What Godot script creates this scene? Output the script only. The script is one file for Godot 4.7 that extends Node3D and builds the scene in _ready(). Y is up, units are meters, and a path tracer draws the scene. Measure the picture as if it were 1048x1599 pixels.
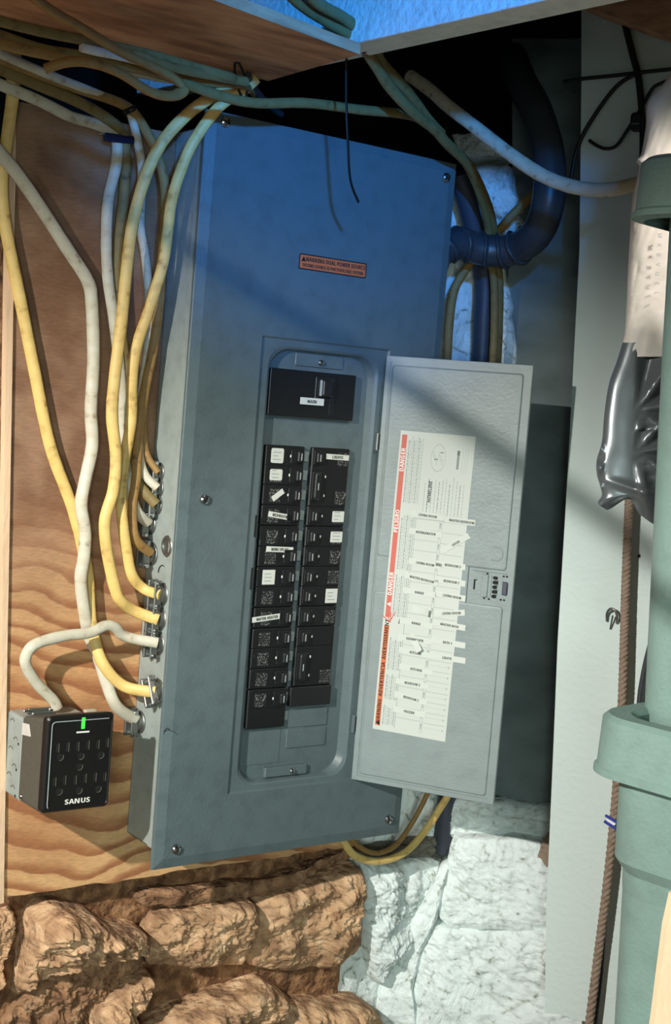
extends Node3D
# A basement breaker panel with its door open, cables, foundation stones and stored things.
# Metres, y up; the lower left corner of the panel cover is the origin, the cover faces +z.

const F := 2144.36
const EYE := Vector3(-0.7618, 0.5473, 1.338)
var CB := Basis(Vector3(0.80838285, 0.08066132, 0.58310455), Vector3(-0.019231, 0.99365746, -0.11079268), Vector3(-0.58834287, 0.07834922, 0.80480685))
const FLOOR_Y := -1.25
const CEIL_Y := 1.12
const WOOD_Z := -0.0757
const SIDE_X := 0.0043
const HINGE := Vector3(0.2719, 0.0819, 0.003)
var DOOR_B := Basis(Vector3(0.5476, 0, 0.8367), Vector3(0, 1, 0), Vector3(-0.8367, 0, 0.5476))
const GRAY_N := Vector3(-0.777, 0, 0.63)
const GRAY_P := Vector3(0.608, 0, 0.0)
const BOARD_N := Vector3(-0.914, 0, 0.407)
const BOARD_P := Vector3(0.49, 0, 0.118)
const LAMP := Vector3(-1.3, 0.88, 0.75)
const BLUE := Vector3(-0.55, 0.985, 1.4)
const SMALL := Vector3(0.25, 1.08, 0.75)
var M := {}
var rng := RandomNumberGenerator.new()
var fn := FastNoiseLite.new()
var fn2 := FastNoiseLite.new()

# ---------------------------------------------------------------- rays and planes
func ray(x: float, y: float) -> Vector3:
	return CB * Vector3((x - 524.0) / F, -(y - 799.5) / F, -1.0)
func pz(x: float, y: float, z: float) -> Vector3:
	var d := ray(x, y)
	return EYE + d * ((z - EYE.z) / d.z)
func px(x: float, y: float, wx: float) -> Vector3:
	var d := ray(x, y)
	return EYE + d * ((wx - EYE.x) / d.x)
func pd(x: float, y: float, dist: float) -> Vector3:
	return EYE + ray(x, y) * dist
func pl(x: float, y: float, p0: Vector3, n: Vector3) -> Vector3:
	var d := ray(x, y)
	return EYE + d * ((p0 - EYE).dot(n) / d.dot(n))
func dl(x: float, y: float) -> Vector2:      # a point on the door's inner face, in the door's own axes
	var q := pl(x, y, HINGE, DOOR_B.z) - HINGE
	return Vector2(q.dot(DOOR_B.x), q.y)

# ---------------------------------------------------------------- scene tree helpers
func tag(o: Node, label := "", category := "", group := "", kind := "") -> Node:
	if label: o.set_meta("label", label)
	if category: o.set_meta("category", category)
	if group: o.set_meta("group", group)
	if kind: o.set_meta("kind", kind)
	return o
func base(called: String, at := Vector3.ZERO, b := Basis(), parent: Node = self) -> Node3D:
	var o := Node3D.new()
	o.name = called
	o.transform = Transform3D(b, at)
	parent.add_child(o, true)
	return o
func obj(called: String, s: SurfaceTool, m: Material, parent: Node = self, at := Vector3.ZERO, b := Basis()) -> MeshInstance3D:
	var o := MeshInstance3D.new()
	o.name = called
	o.mesh = s.commit()
	o.material_override = m
	o.transform = Transform3D(b, at)
	parent.add_child(o, true)
	return o
func inst(called: String, mesh: Mesh, m: Material, parent: Node, at := Vector3.ZERO, b := Basis()) -> MeshInstance3D:
	var o := MeshInstance3D.new()
	o.name = called
	o.mesh = mesh
	o.material_override = m
	o.transform = Transform3D(b, at)
	parent.add_child(o, true)
	return o
func st() -> SurfaceTool:
	var s := SurfaceTool.new()
	s.begin(Mesh.PRIMITIVE_TRIANGLES)
	return s
func words(called: String, txt: String, h: float, m: Material, parent: Node, at: Vector3, b := Basis(), squeeze := 1.0, font := "Droid Sans", bold := false) -> MeshInstance3D:
	var t := TextMesh.new()
	var f := SystemFont.new()
	f.font_names = PackedStringArray([font])
	if bold: f.font_weight = 700
	t.font = f
	t.text = txt
	t.font_size = 24
	t.pixel_size = h / 24.0 / 0.72
	t.depth = 0.0002
	t.curve_step = 4.0
	return inst(called, t, m, parent, at, b * Basis.from_scale(Vector3(squeeze, 1, 1)))

# ---------------------------------------------------------------- shape helpers
func tri(s: SurfaceTool, a: Vector3, b: Vector3, c: Vector3, na: Vector3, nb: Vector3, nc: Vector3):
	s.set_normal(na); s.add_vertex(a)
	s.set_normal(nb); s.add_vertex(b)
	s.set_normal(nc); s.add_vertex(c)
func loop_rr(x0: float, x1: float, y0: float, y1: float, r: float, z: float, n := 3) -> Dictionary:
	var p := PackedVector3Array()
	var l := PackedVector3Array()
	r = maxf(minf(r, minf((x1 - x0), (y1 - y0)) * 0.499), 0.00005)
	var cs := [Vector2(x1 - r, y1 - r), Vector2(x0 + r, y1 - r), Vector2(x0 + r, y0 + r), Vector2(x1 - r, y0 + r)]
	for k in 4:
		for i in n + 1:
			var a := PI * 0.5 * (k + float(i) / n)
			p.append(Vector3(cs[k].x + r * cos(a), cs[k].y + r * sin(a), z))
			l.append(Vector3(-sin(a), cos(a), 0))
	return {"p": p, "l": l}
func loop_c(r: float, z: float, n := 20, sx := 1.0, sy := 1.0) -> Dictionary:
	var p := PackedVector3Array()
	var l := PackedVector3Array()
	for i in n:
		var a := TAU * i / n
		p.append(Vector3(sx * r * cos(a), sy * r * sin(a), z))
		l.append(Vector3(-sx * sin(a), sy * cos(a), 0))
	return {"p": p, "l": l}
func loft(s: SurfaceTool, loops: Array, cap0 := true, cap1 := true, t := Transform3D()):
	for k in loops.size() - 1:
		var a: PackedVector3Array = loops[k].p
		var b: PackedVector3Array = loops[k + 1].p
		var l: PackedVector3Array = loops[k].l
		var n := a.size()
		for j in n:
			var i := (j + 1) % n
			if a[j].is_equal_approx(a[i]) and b[j].is_equal_approx(b[i]): continue
			var nj := (t.basis * l[j].cross(b[j] - a[j])).normalized()
			var ni := (t.basis * l[i].cross(b[i] - a[i])).normalized()
			tri(s, t * a[j], t * b[j], t * b[i], nj, nj, ni)
			tri(s, t * a[j], t * b[i], t * a[i], nj, ni, ni)
	for e in 2:
		if not [cap0, cap1][e]: continue
		var q: PackedVector3Array = loops[0 if e == 0 else -1].p
		var c := Vector3.ZERO
		for v in q: c += v
		c /= q.size()
		var nn := (q[1] - q[0]).cross(q[2] - q[1])
		for j in q.size(): nn += (q[j] - c).cross(q[(j + 1) % q.size()] - c)
		nn = (t.basis * nn).normalized() * (-1 if e == 0 else 1)
		for j in q.size():
			var i := (j + 1) % q.size()
			if e == 0: tri(s, t * c, t * q[j], t * q[i], nn, nn, nn)
			else: tri(s, t * c, t * q[i], t * q[j], nn, nn, nn)
func rbox(s: SurfaceTool, x0: float, x1: float, y0: float, y1: float, z0: float, z1: float, bev := 0.001, r := 0.001, t := Transform3D(), n := 2):
	bev = minf(bev, minf(minf(x1 - x0, y1 - y0), z1 - z0) * 0.45)
	r = maxf(r, bev)
	loft(s, [loop_rr(x0 + bev, x1 - bev, y0 + bev, y1 - bev, r - bev * 0.9, z0, n), loop_rr(x0, x1, y0, y1, r, z0 + bev, n), loop_rr(x0, x1, y0, y1, r, z1 - bev, n), loop_rr(x0 + bev, x1 - bev, y0 + bev, y1 - bev, r - bev * 0.9, z1, n)], true, true, t)
func box_mesh(x0: float, x1: float, y0: float, y1: float, z0: float, z1: float, bev := 0.001, r := 0.001) -> SurfaceTool:
	var s := st()
	rbox(s, x0, x1, y0, y1, z0, z1, bev, r)
	return s
func flat(s: SurfaceTool, a: Vector3, b: Vector3, c: Vector3, d: Vector3):   # corners counter-clockwise as seen
	var n := (b - a).cross(d - a).normalized()
	s.set_uv(Vector2(0, 1)); s.set_normal(n); s.add_vertex(a)
	s.set_uv(Vector2(0, 0)); s.set_normal(n); s.add_vertex(d)
	s.set_uv(Vector2(1, 0)); s.set_normal(n); s.add_vertex(c)
	s.set_uv(Vector2(0, 1)); s.set_normal(n); s.add_vertex(a)
	s.set_uv(Vector2(1, 0)); s.set_normal(n); s.add_vertex(c)
	s.set_uv(Vector2(1, 1)); s.set_normal(n); s.add_vertex(b)
func smooth_path(p: Array, per := 8) -> PackedVector3Array:
	var o := PackedVector3Array()
	for i in p.size() - 1:
		var a: Vector3 = p[maxi(i - 1, 0)]
		var b: Vector3 = p[i]
		var c: Vector3 = p[i + 1]
		var d: Vector3 = p[mini(i + 2, p.size() - 1)]
		for k in per: o.append(b.cubic_interpolate(c, a, d, float(k) / per))
	o.append(p[-1])
	return o
# An oval tube: ra across the wide way, rb along «face»; wob roughens the sheath a little.
func tube(s: SurfaceTool, p: PackedVector3Array, ra: float, rb: float, face := Vector3(0, 0, 1), seg := 12, wob := 0.0, round_end := false):
	var rows := []
	var nrm := []
	for i in p.size():
		var tg := (p[mini(i + 1, p.size() - 1)] - p[maxi(i - 1, 0)]).normalized()
		var f := (face - tg * face.dot(tg))
		if f.length() < 0.05: f = Vector3(0.3, 0.9, 0.1) - tg * Vector3(0.3, 0.9, 0.1).dot(tg)
		f = f.normalized()
		var w := f.cross(tg).normalized()
		var k := 1.0
		if wob > 0.0: k = 1.0 + wob * fn.get_noise_3dv(p[i] * 900.0)
		if round_end and (i == 0 or i == p.size() - 1): k *= 0.4
		var r := PackedVector3Array()
		var q := PackedVector3Array()
		for j in seg:
			var a := TAU * j / seg
			r.append(p[i] + (w * cos(a) * ra + f * sin(a) * rb) * k)
			q.append((w * cos(a) / ra + f * sin(a) / rb).normalized())
		rows.append(r); nrm.append(q)
	for i in p.size() - 1:
		for j in seg:
			var jj := (j + 1) % seg
			tri(s, rows[i][j], rows[i + 1][j], rows[i + 1][jj], nrm[i][j], nrm[i + 1][j], nrm[i + 1][jj])
			tri(s, rows[i][j], rows[i + 1][jj], rows[i][jj], nrm[i][j], nrm[i + 1][jj], nrm[i][jj])
	for e in 2:
		var i := 0 if e == 0 else p.size() - 1
		var n := (p[0] - p[1]).normalized() if e == 0 else (p[-1] - p[-2]).normalized()
		for j in seg:
			var jj := (j + 1) % seg
			if e == 0: tri(s, p[i], rows[i][j], rows[i][jj], n, n, n)
			else: tri(s, p[i], rows[i][jj], rows[i][j], n, n, n)
func grid(s: SurfaceTool, nu: int, nv: int, f: Callable, closed := false):
	var v := []
	for i in nu + 1:
		var r := PackedVector3Array()
		for j in nv + 1: r.append(f.call(float(i) / nu, float(j) / nv))
		v.append(r)
	s.set_smooth_group(0)
	for i in nu:
		for j in nv:
			for q in [[i, j], [i, j + 1], [i + 1, j + 1], [i, j], [i + 1, j + 1], [i + 1, j]]:
				s.set_uv(Vector2(float(q[0]) / nu, float(q[1]) / nv))
				s.add_vertex(v[q[0]][q[1]])
	s.generate_normals()
func slab(s: SurfaceTool, pts: Array, n: Vector3, thick: float):   # a board from its outline, counter-clockwise as seen from n
	var b: Array = []
	for q in pts: b.append(q - n * thick)
	var d := Basis(Vector3.UP.cross(n).normalized(), Vector3.UP, n).inverse()
	var flat2 := PackedVector2Array()
	for q in pts: flat2.append(Vector2((d * q).x, (d * q).y))
	var ix := Geometry2D.triangulate_polygon(flat2)
	for k in range(0, ix.size(), 3):
		var a: Vector3 = pts[ix[k]]
		var e: Vector3 = pts[ix[k + 1]]
		var c: Vector3 = pts[ix[k + 2]]
		if (e - a).cross(c - a).dot(n) > 0:
			var w := e; e = c; c = w
		tri(s, a, e, c, n, n, n)
		tri(s, a - n * thick, c - n * thick, e - n * thick, -n, -n, -n)
	for k in pts.size():
		var i := (k + 1) % pts.size()
		var m: Vector3 = (pts[i] - pts[k]).cross(n).normalized()
		tri(s, pts[k], b[i], b[k], m, m, m)
		tri(s, pts[k], pts[i], b[i], m, m, m)

# ---------------------------------------------------------------- materials
func noise_tex(seedn: int, freq: float, ramp: Array, oct := 4, size := 512, normal := 0.0, kind := FastNoiseLite.TYPE_SIMPLEX_SMOOTH) -> NoiseTexture2D:
	var n := FastNoiseLite.new()
	n.noise_type = kind
	n.seed = seedn
	n.frequency = freq
	n.fractal_octaves = oct
	var t := NoiseTexture2D.new()
	t.width = size
	t.height = size
	t.seamless = true
	t.noise = n
	if normal > 0.0:
		t.as_normal_map = true
		t.bump_strength = normal
	else:
		var g := Gradient.new()
		var offs := PackedFloat32Array()
		var cols := PackedColorArray()
		for i in ramp.size():
			offs.append(ramp[i][0]); cols.append(ramp[i][1])
		g.offsets = offs
		g.colors = cols
		t.color_ramp = g
	return t
func mat(called: String, c: Color, rough := 0.6, metal := 0.0) -> StandardMaterial3D:
	var m := StandardMaterial3D.new()
	m.resource_name = called
	m.albedo_color = c
	m.roughness = rough
	m.metallic = metal
	M[called] = m
	return m
func tri_tex(m: StandardMaterial3D, t: Texture2D, scale: float, nt: Texture2D = null, ns := 1.0, stretch := Vector3.ONE):
	m.uv1_triplanar = true
	m.uv1_world_triplanar = true
	m.uv1_scale = stretch * scale
	if t:
		m.albedo_texture = t
	if nt:
		m.normal_enabled = true
		m.normal_texture = nt
		m.normal_scale = ns
func make_materials():
	var dust := noise_tex(3, 0.02, [[0.0, Color(0.9, 0.9, 0.9)], [0.45, Color(0.97, 0.97, 0.97)], [1.0, Color(1, 1, 1)]], 5)
	var grit_n := noise_tex(5, 0.06, [], 4, 512, 3.0)
	var fine_n := noise_tex(6, 0.12, [], 3, 512, 1.5)
	var rock_n := noise_tex(7, 0.03, [], 6, 512, 9.0)
	var m := mat("gray_paint", Color(0.375, 0.43, 0.44), 0.42)  # panel paint, darkened for the cover that gets only grazing light
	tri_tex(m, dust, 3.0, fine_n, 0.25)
	m = mat("gray_paint_lit", Color(0.56, 0.6, 0.6), 0.42)  # same panel paint, lightened for the door turned towards the lamp
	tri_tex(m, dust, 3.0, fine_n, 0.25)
	m = mat("box_paint", Color(0.62, 0.65, 0.63), 0.45)
	tri_tex(m, dust, 4.0, fine_n, 0.3)
	mat("screw_metal", Color(0.75, 0.76, 0.76), 0.22, 1.0)
	mat("zinc", Color(0.52, 0.52, 0.5), 0.45, 0.85)
	mat("slot_dark", Color(0.06, 0.06, 0.06), 0.8)
	m = mat("breaker_black", Color(0.07, 0.078, 0.085), 0.5)
	tri_tex(m, dust, 9.0, fine_n, 0.3)
	mat("toggle_black", Color(0.12, 0.125, 0.13), 0.4)
	mat("paper", Color(0.81, 0.82, 0.79), 0.7)
	mat("ink", Color(0.09, 0.09, 0.1), 0.8)
	mat("red_print", Color(0.85, 0.33, 0.27), 0.7)
	mat("orange_print", Color(0.9, 0.42, 0.22), 0.7)
	mat("white_print", Color(0.92, 0.92, 0.9), 0.7)
	mat("gray_print", Color(0.6, 0.62, 0.62), 0.7)
	var dirt := noise_tex(11, 0.012, [[0.0, Color(0.55, 0.45, 0.35)], [0.3, Color(0.93, 0.9, 0.85)], [1.0, Color(1, 1, 1)]], 5)
	m = mat("yellow_sheath", Color(0.93, 0.8, 0.5), 0.5)
	tri_tex(m, dirt, 6.0, fine_n, 0.4)
	m = mat("old_yellow_sheath", Color(0.63, 0.49, 0.28), 0.6)
	tri_tex(m, dirt, 9.0, fine_n, 0.5)
	m = mat("olive_sheath", Color(0.52, 0.45, 0.27), 0.6)
	tri_tex(m, dirt, 8.0, fine_n, 0.5)
	m = mat("white_sheath", Color(0.84, 0.82, 0.76), 0.5)
	tri_tex(m, dirt, 7.0, fine_n, 0.4)
	m = mat("cloth_sheath", Color(0.78, 0.74, 0.66), 0.85)
	tri_tex(m, dirt, 10.0, grit_n, 0.8)
	m = mat("black_sheath", Color(0.05, 0.05, 0.05), 0.5)
	m = mat("conduit_gray", Color(0.24, 0.25, 0.27), 0.4)
	tri_tex(m, dust, 5.0, fine_n, 0.3)
	m = mat("pipe_gray", Color(0.27, 0.28, 0.33), 0.5)
	tri_tex(m, dust, 5.0, fine_n, 0.3)
	var sand := noise_tex(21, 0.016, [[0.0, Color(0.46, 0.34, 0.25)], [0.4, Color(0.64, 0.5, 0.38)], [0.65, Color(0.84, 0.69, 0.54)], [1.0, Color(0.95, 0.83, 0.7)]], 6)
	m = mat("sandstone", Color(1, 0.98, 0.96), 0.95)
	tri_tex(m, sand, 3.2, rock_n, 1.0)
	m = mat("sandstone_shaded", Color(0.78, 0.72, 0.68), 0.95)  # darker copy of the sandstone, shade painted in for stones in shadow
	tri_tex(m, sand, 4.0, rock_n, 1.0)
	var wash := noise_tex(23, 0.012, [[0.0, Color(0.3, 0.3, 0.29)], [0.18, Color(0.55, 0.56, 0.52)], [0.3, Color(0.84, 0.87, 0.84)], [1.0, Color(0.93, 0.96, 0.94)]], 6)
	var cracks := FastNoiseLite.new()
	cracks.noise_type = FastNoiseLite.TYPE_SIMPLEX_SMOOTH
	cracks.fractal_type = FastNoiseLite.FRACTAL_RIDGED
	cracks.fractal_octaves = 5
	cracks.frequency = 0.011
	cracks.seed = 8
	wash.noise = cracks
	var wg := Gradient.new()
	wg.offsets = PackedFloat32Array([0.0, 0.3, 0.74, 0.86, 0.94, 1.0])
	wg.colors = PackedColorArray([Color(0.86, 0.88, 0.87), Color(0.95, 0.96, 0.96), Color(0.92, 0.93, 0.93), Color(0.7, 0.71, 0.67), Color(0.36, 0.37, 0.34), Color(0.25, 0.26, 0.25)])
	wash.color_ramp = wg
	m = mat("whitewash", Color(0.97, 0.99, 0.98), 0.9)
	tri_tex(m, wash, 3.4, rock_n, 0.55)
	m = mat("mortar", Color(0.5, 0.47, 0.42), 0.95)
	tri_tex(m, wash, 5.0, rock_n, 1.0)
	m = mat("mortar_brown", Color(0.7, 0.62, 0.55), 0.95)
	tri_tex(m, sand, 5.0, rock_n, 1.0)
	var conc := noise_tex(25, 0.01, [[0.0, Color(0.7, 0.72, 0.72)], [0.5, Color(0.88, 0.88, 0.88)], [1.0, Color(1, 1, 1)]], 6)
	m = mat("gray_board", Color(0.52, 0.57, 0.57), 0.85)
	tri_tex(m, conc, 2.5, grit_n, 0.5)
	m = mat("white_board", Color(0.8, 0.85, 0.83), 0.65)
	tri_tex(m, noise_tex(27, 0.006, [[0.0, Color(0.9, 0.92, 0.9)], [0.4, Color(1, 1, 1)], [1.0, Color(1, 1, 1)]], 4), 1.5, fine_n, 0.25)
	m = mat("blue_white_paint", Color(0.93, 0.96, 0.93), 0.7)
	tri_tex(m, dust, 3.0, grit_n, 0.6)
	var grain := noise_tex(31, 0.01, [[0.0, Color(0.58, 0.41, 0.3)], [0.5, Color(0.78, 0.58, 0.44)], [1.0, Color(0.88, 0.69, 0.54)]], 5)
	m = mat("raw_wood", Color(1, 1, 1), 0.85)
	tri_tex(m, grain, 1.0, grit_n, 0.5, Vector3(1.5, 9, 5))
	m = mat("pale_wood", Color(0.93, 0.78, 0.64), 0.8)
	tri_tex(m, dust, 1.0, grit_n, 0.4, Vector3(8, 1, 8))
	m = mat("gap_shade_black", Color(0.06, 0.06, 0.06), 0.95)  # near-black colour stands in for the shade of the gap behind
	m = mat("floor_concrete", Color(0.4, 0.4, 0.39), 0.9)
	tri_tex(m, conc, 1.0)
	m = mat("planter_green", Color(0.46, 0.555, 0.525), 0.55)
	tri_tex(m, dust, 3.0, fine_n, 0.4)
	m = mat("bag_paper", Color(0.86, 0.83, 0.79), 0.75)
	tri_tex(m, dust, 2.0, grit_n, 0.25)
	m = mat("bag_foil", Color(0.4, 0.42, 0.43), 0.3, 0.4)
	m = mat("rope", Color(0.6, 0.53, 0.48), 0.9)
	tri_tex(m, dirt, 14.0, grit_n, 1.0)
	mat("blue_plastic", Color(0.2, 0.26, 0.62), 0.4)
	mat("navy_plastic", Color(0.07, 0.09, 0.2), 0.4)
	m = mat("outlet_black", Color(0.075, 0.073, 0.07), 0.45)
	tri_tex(m, dust, 12.0, fine_n, 0.3)
	m = mat("outlet_dusty", Color(0.33, 0.31, 0.27), 0.8)
	tri_tex(m, dust, 12.0, grit_n, 0.5)
	mat("logo_white", Color(0.95, 0.94, 0.9), 0.5)
	m = mat("led_green", Color(0.3, 0.9, 0.3), 0.4)
	m.emission_enabled = true
	m.emission = Color(0.25, 1.0, 0.25)
	m.emission_energy_multiplier = 0.5
	m = mat("bulb_glow", Color(1, 0.95, 0.85), 0.4)
	m.emission_enabled = true
	m.emission = Color(1, 0.94, 0.82)
	m.emission_energy_multiplier = 3.0
	m = mat("blue_glow", Color(0.4, 0.6, 1), 0.4)
	m.emission_enabled = true
	m.emission = Color(0.3, 0.55, 1.0)
	m.emission_energy_multiplier = 2.0
	m = mat("fill_glow", Color(0.9, 1, 0.97), 0.4)
	m.emission_enabled = true
	m.emission = Color(0.85, 1, 0.95)
	m.emission_energy_multiplier = 0.6
	# plywood: a face veneer with long wavy bands, sharper below; shade of the upper part painted in darker
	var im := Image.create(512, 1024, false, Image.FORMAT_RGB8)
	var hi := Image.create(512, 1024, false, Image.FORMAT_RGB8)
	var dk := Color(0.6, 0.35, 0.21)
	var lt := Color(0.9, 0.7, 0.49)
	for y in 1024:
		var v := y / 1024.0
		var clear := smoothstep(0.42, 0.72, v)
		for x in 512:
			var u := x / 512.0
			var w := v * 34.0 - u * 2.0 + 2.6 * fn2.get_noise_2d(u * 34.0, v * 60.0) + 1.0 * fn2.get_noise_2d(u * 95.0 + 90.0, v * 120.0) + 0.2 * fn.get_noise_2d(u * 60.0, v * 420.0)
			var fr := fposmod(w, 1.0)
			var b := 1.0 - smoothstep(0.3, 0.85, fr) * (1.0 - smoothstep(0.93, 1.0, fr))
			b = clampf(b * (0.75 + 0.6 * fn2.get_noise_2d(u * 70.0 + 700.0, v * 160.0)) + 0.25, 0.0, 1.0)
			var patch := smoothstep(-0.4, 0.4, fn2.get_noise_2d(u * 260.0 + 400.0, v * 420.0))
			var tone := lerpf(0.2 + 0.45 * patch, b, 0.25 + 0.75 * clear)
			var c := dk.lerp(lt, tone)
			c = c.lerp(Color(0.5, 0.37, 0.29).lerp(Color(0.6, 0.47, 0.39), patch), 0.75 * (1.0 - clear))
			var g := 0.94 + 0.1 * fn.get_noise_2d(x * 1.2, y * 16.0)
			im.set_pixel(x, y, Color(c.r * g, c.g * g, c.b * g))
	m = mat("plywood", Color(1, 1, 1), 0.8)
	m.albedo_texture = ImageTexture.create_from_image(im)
	# directory sheet: coloured strips, ruled table and lines of small print
	im = Image.create(384, 1400, false, Image.FORMAT_RGB8)
	im.fill(Color(0.79, 0.8, 0.775))
	var g1 := Color(0.62, 0.64, 0.63)
	var g2 := Color(0.38, 0.4, 0.41)
	im.fill_rect(Rect2i(10, 18, 26, 850), Color(0.8, 0.4, 0.35))
	im.fill_rect(Rect2i(10, 905, 26, 475), Color(0.82, 0.45, 0.28))
	rng.seed = 4
	for col in 9:
		var xx := 48 + col * 9
		for part in [[20, 330], [380, 640], [660, 860], [960, 1110], [1130, 1250], [1270, 1370]]:
			if part[0] > 900 and col > 7: continue
			var yy: int = part[0] + rng.randi_range(0, 24)
			while yy < part[1]:
				var ln := rng.randi_range(4, 16)
				im.fill_rect(Rect2i(xx, yy, 3, mini(ln, part[1] - yy)), g1 if col % 3 else g2)
				yy += ln + rng.randi_range(2, 4)
	for col in 12:                                 # notes beside the diagram
		var xx := 150 + col * 18
		var yy := 190 + rng.randi_range(0, 40)
		while yy < 370:
			var ln := rng.randi_range(4, 14)
			im.fill_rect(Rect2i(xx, yy, 4 if col % 4 == 1 else 3, ln), g2 if col % 3 == 1 else g1)
			yy += ln + rng.randi_range(2, 5)
	for k in 60:                                   # wiring diagram: a small drawing in thin strokes
		var a := TAU * k / 60.0
		im.fill_rect(Rect2i(int(205 + 36 * cos(a)), int(110 + 62 * sin(a)), 2, 3), g2 if k % 3 else g1)
	for k in 6: im.fill_rect(Rect2i(180 + k * 9, 82 + (k % 3) * 16, 2, 30), g1)
	im.fill_rect(Rect2i(214, 84, 16, 4), g2)
	im.fill_rect(Rect2i(186, 116, 18, 4), g2)
	im.fill_rect(Rect2i(300, 70, 13, 86), g1)
	im.fill_rect(Rect2i(300, 70, 13, 22), g2)
	for k in 12: im.fill_rect(Rect2i(301, 96 + k * 5, 11, 2), g2)
	for k in 3:
		for q in 14: im.fill_rect(Rect2i(328 + k * 12, 60 + q * 8, 2, 5), g1)
	im.fill_rect(Rect2i(112, 395, 262, 3), g1)
	for k in 20:                                   # ruled rows of the table, numbers down the middle
		var yy := 395 + k * 49
		im.fill_rect(Rect2i(116, yy, 126, 2), g1)
		im.fill_rect(Rect2i(258, yy + 4, 116, 2), g1)
		im.fill_rect(Rect2i(248, yy + 10, 5, 26), g1)
		im.fill_rect(Rect2i(249, yy + 14, 3, 6), g2)
		if k > 12:
			for q in 8: im.fill_rect(Rect2i(270 + q * 11, yy + 26, 5, 2), g1)
			im.fill_rect(Rect2i(360, yy + 22, 6, 10), g1)
	im.fill_rect(Rect2i(112, 395, 3, 985), g1)
	im.fill_rect(Rect2i(244, 395, 2, 985), g1)
	im.fill_rect(Rect2i(256, 395, 2, 985), g1)
	m = mat("directory_sheet", Color(1, 1, 1), 0.6)
	m.albedo_texture = ImageTexture.create_from_image(im)
	# small print moulded on breakers: three variants
	for k in 4:
		im = Image.create(64, 64, false, Image.FORMAT_RGB8)
		im.fill(Color(0.1, 0.105, 0.11))
		rng.seed = 40 + k
		for row in 5:
			var xx := rng.randi_range(2, 8)
			while xx < 60:
				var w := rng.randi_range(2, 7)
				var tone := 0.28 + 0.38 * rng.randf()
				for q in rng.randi_range(2, 4):
					im.fill_rect(Rect2i(xx + rng.randi_range(0, w), 4 + row * 12 + rng.randi_range(0, 7), rng.randi_range(2, 4), rng.randi_range(1, 5)), Color(tone, tone, tone * 0.98))
				xx += w + rng.randi_range(2, 5)
		m = mat("rating_print_%d" % k, Color(1, 1, 1), 0.6)
		m.albedo_texture = ImageTexture.create_from_image(im)

# ---------------------------------------------------------------- room
func shell(called: String, x0: float, x1: float, y0: float, y1: float, z0: float, z1: float, m: Material) -> Node:
	return tag(obj(called, box_mesh(x0, x1, y0, y1, z0, z1, 0.002, 0.002), m), "", "", "", "structure")
func stone(parent: Node, outline: Array, p0: Vector3, n: Vector3, h: float, m: Material, sd: float, amp := 0.006, called := "stone", peak := Vector2.ZERO):
	var pts: Array = []
	for q in outline: pts.append(pl(q[0], q[1], p0, n))
	blob(parent, pts, n, h, m, sd, amp, called, peak)
func blob(parent: Node, pts: Array, n: Vector3, h: float, m: Material, sd: float, amp := 0.006, called := "stone", peak := Vector2.ZERO):
	pts = pts.duplicate()
	pts.append(pts[0])
	var c := Vector3.ZERO
	for k in pts.size() - 1: c += pts[k]
	c /= pts.size() - 1
	var curve: Array = []
	var np := pts.size() - 1
	for k in np:
		for i in 16:
			var a: Vector3 = pts[(k + np - 1) % np]
			var b: Vector3 = pts[k]
			var d: Vector3 = pts[k + 1]
			var e: Vector3 = pts[(k + 2) % np]
			curve.append(b.cubic_interpolate(d, a, e, i / 16.0).lerp(b.lerp(d, i / 16.0), 0.6))
	curve.append(curve[0])
	var ns := curve.size() - 1
	var side := Vector3.UP.cross(n).normalized()
	var s := st()
	grid(s, 84, 84, func(u, v):
		var ga: float = u * 2.0 - 1.0
		var gb: float = v * 2.0 - 1.0
		var t: float = maxf(absf(ga), absf(gb))
		var sv := 0.0
		if t > 0.0001:
			if absf(ga) >= absf(gb): sv = (gb / ga) / 8.0 if ga > 0 else 0.5 + (gb / ga) / 8.0
			else: sv = 0.25 - (ga / gb) / 8.0 if gb > 0 else 0.75 - (ga / gb) / 8.0
		var fpos: float = fposmod(0.125 - sv, 1.0) * ns
		var i0: int = int(floor(fpos)) % ns
		var o: Vector3 = curve[i0].lerp(curve[i0 + 1], fpos - floor(fpos))
		var p: Vector3 = c.lerp(o, t * 1.04)
		var rel: Vector3 = p - c
		var dome: float = h * pow(maxf(1.0 - pow(t, 7.0), 0.0), 0.7) - 0.035 * smoothstep(0.93, 1.0, t)
		dome += h * 14.0 * (rel.dot(side) * peak.x + rel.y * peak.y) * (1.0 - pow(t, 12.0))
		var q: Vector3 = p * 1000.0 + Vector3(sd * 37.0, sd * 91.0, 0)
		var k: float = 1.0 - pow(t, 9.0) * 0.5
		var chip: float = fn2.get_noise_3dv(q * 1.2 + Vector3(0, 0, 400))
		dome += k * amp * (fn2.get_noise_3dv(q * 0.45) * 2.8 + floorf(chip * 3.0) * 0.2 + chip * 0.6 + fn.get_noise_3dv(q * 0.9) * 0.8 + fn.get_noise_3dv(q * 1.9) * 0.5 + fn.get_noise_3dv(q * 3.7) * 0.3)
		p += side * fn2.get_noise_3dv(q * 0.5) * 0.008 * t + Vector3.UP * fn2.get_noise_3dv(q * 0.5 + Vector3(500, 0, 0)) * 0.008 * t
		return p + n * dome)
	obj(called, s, m, parent)
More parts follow.
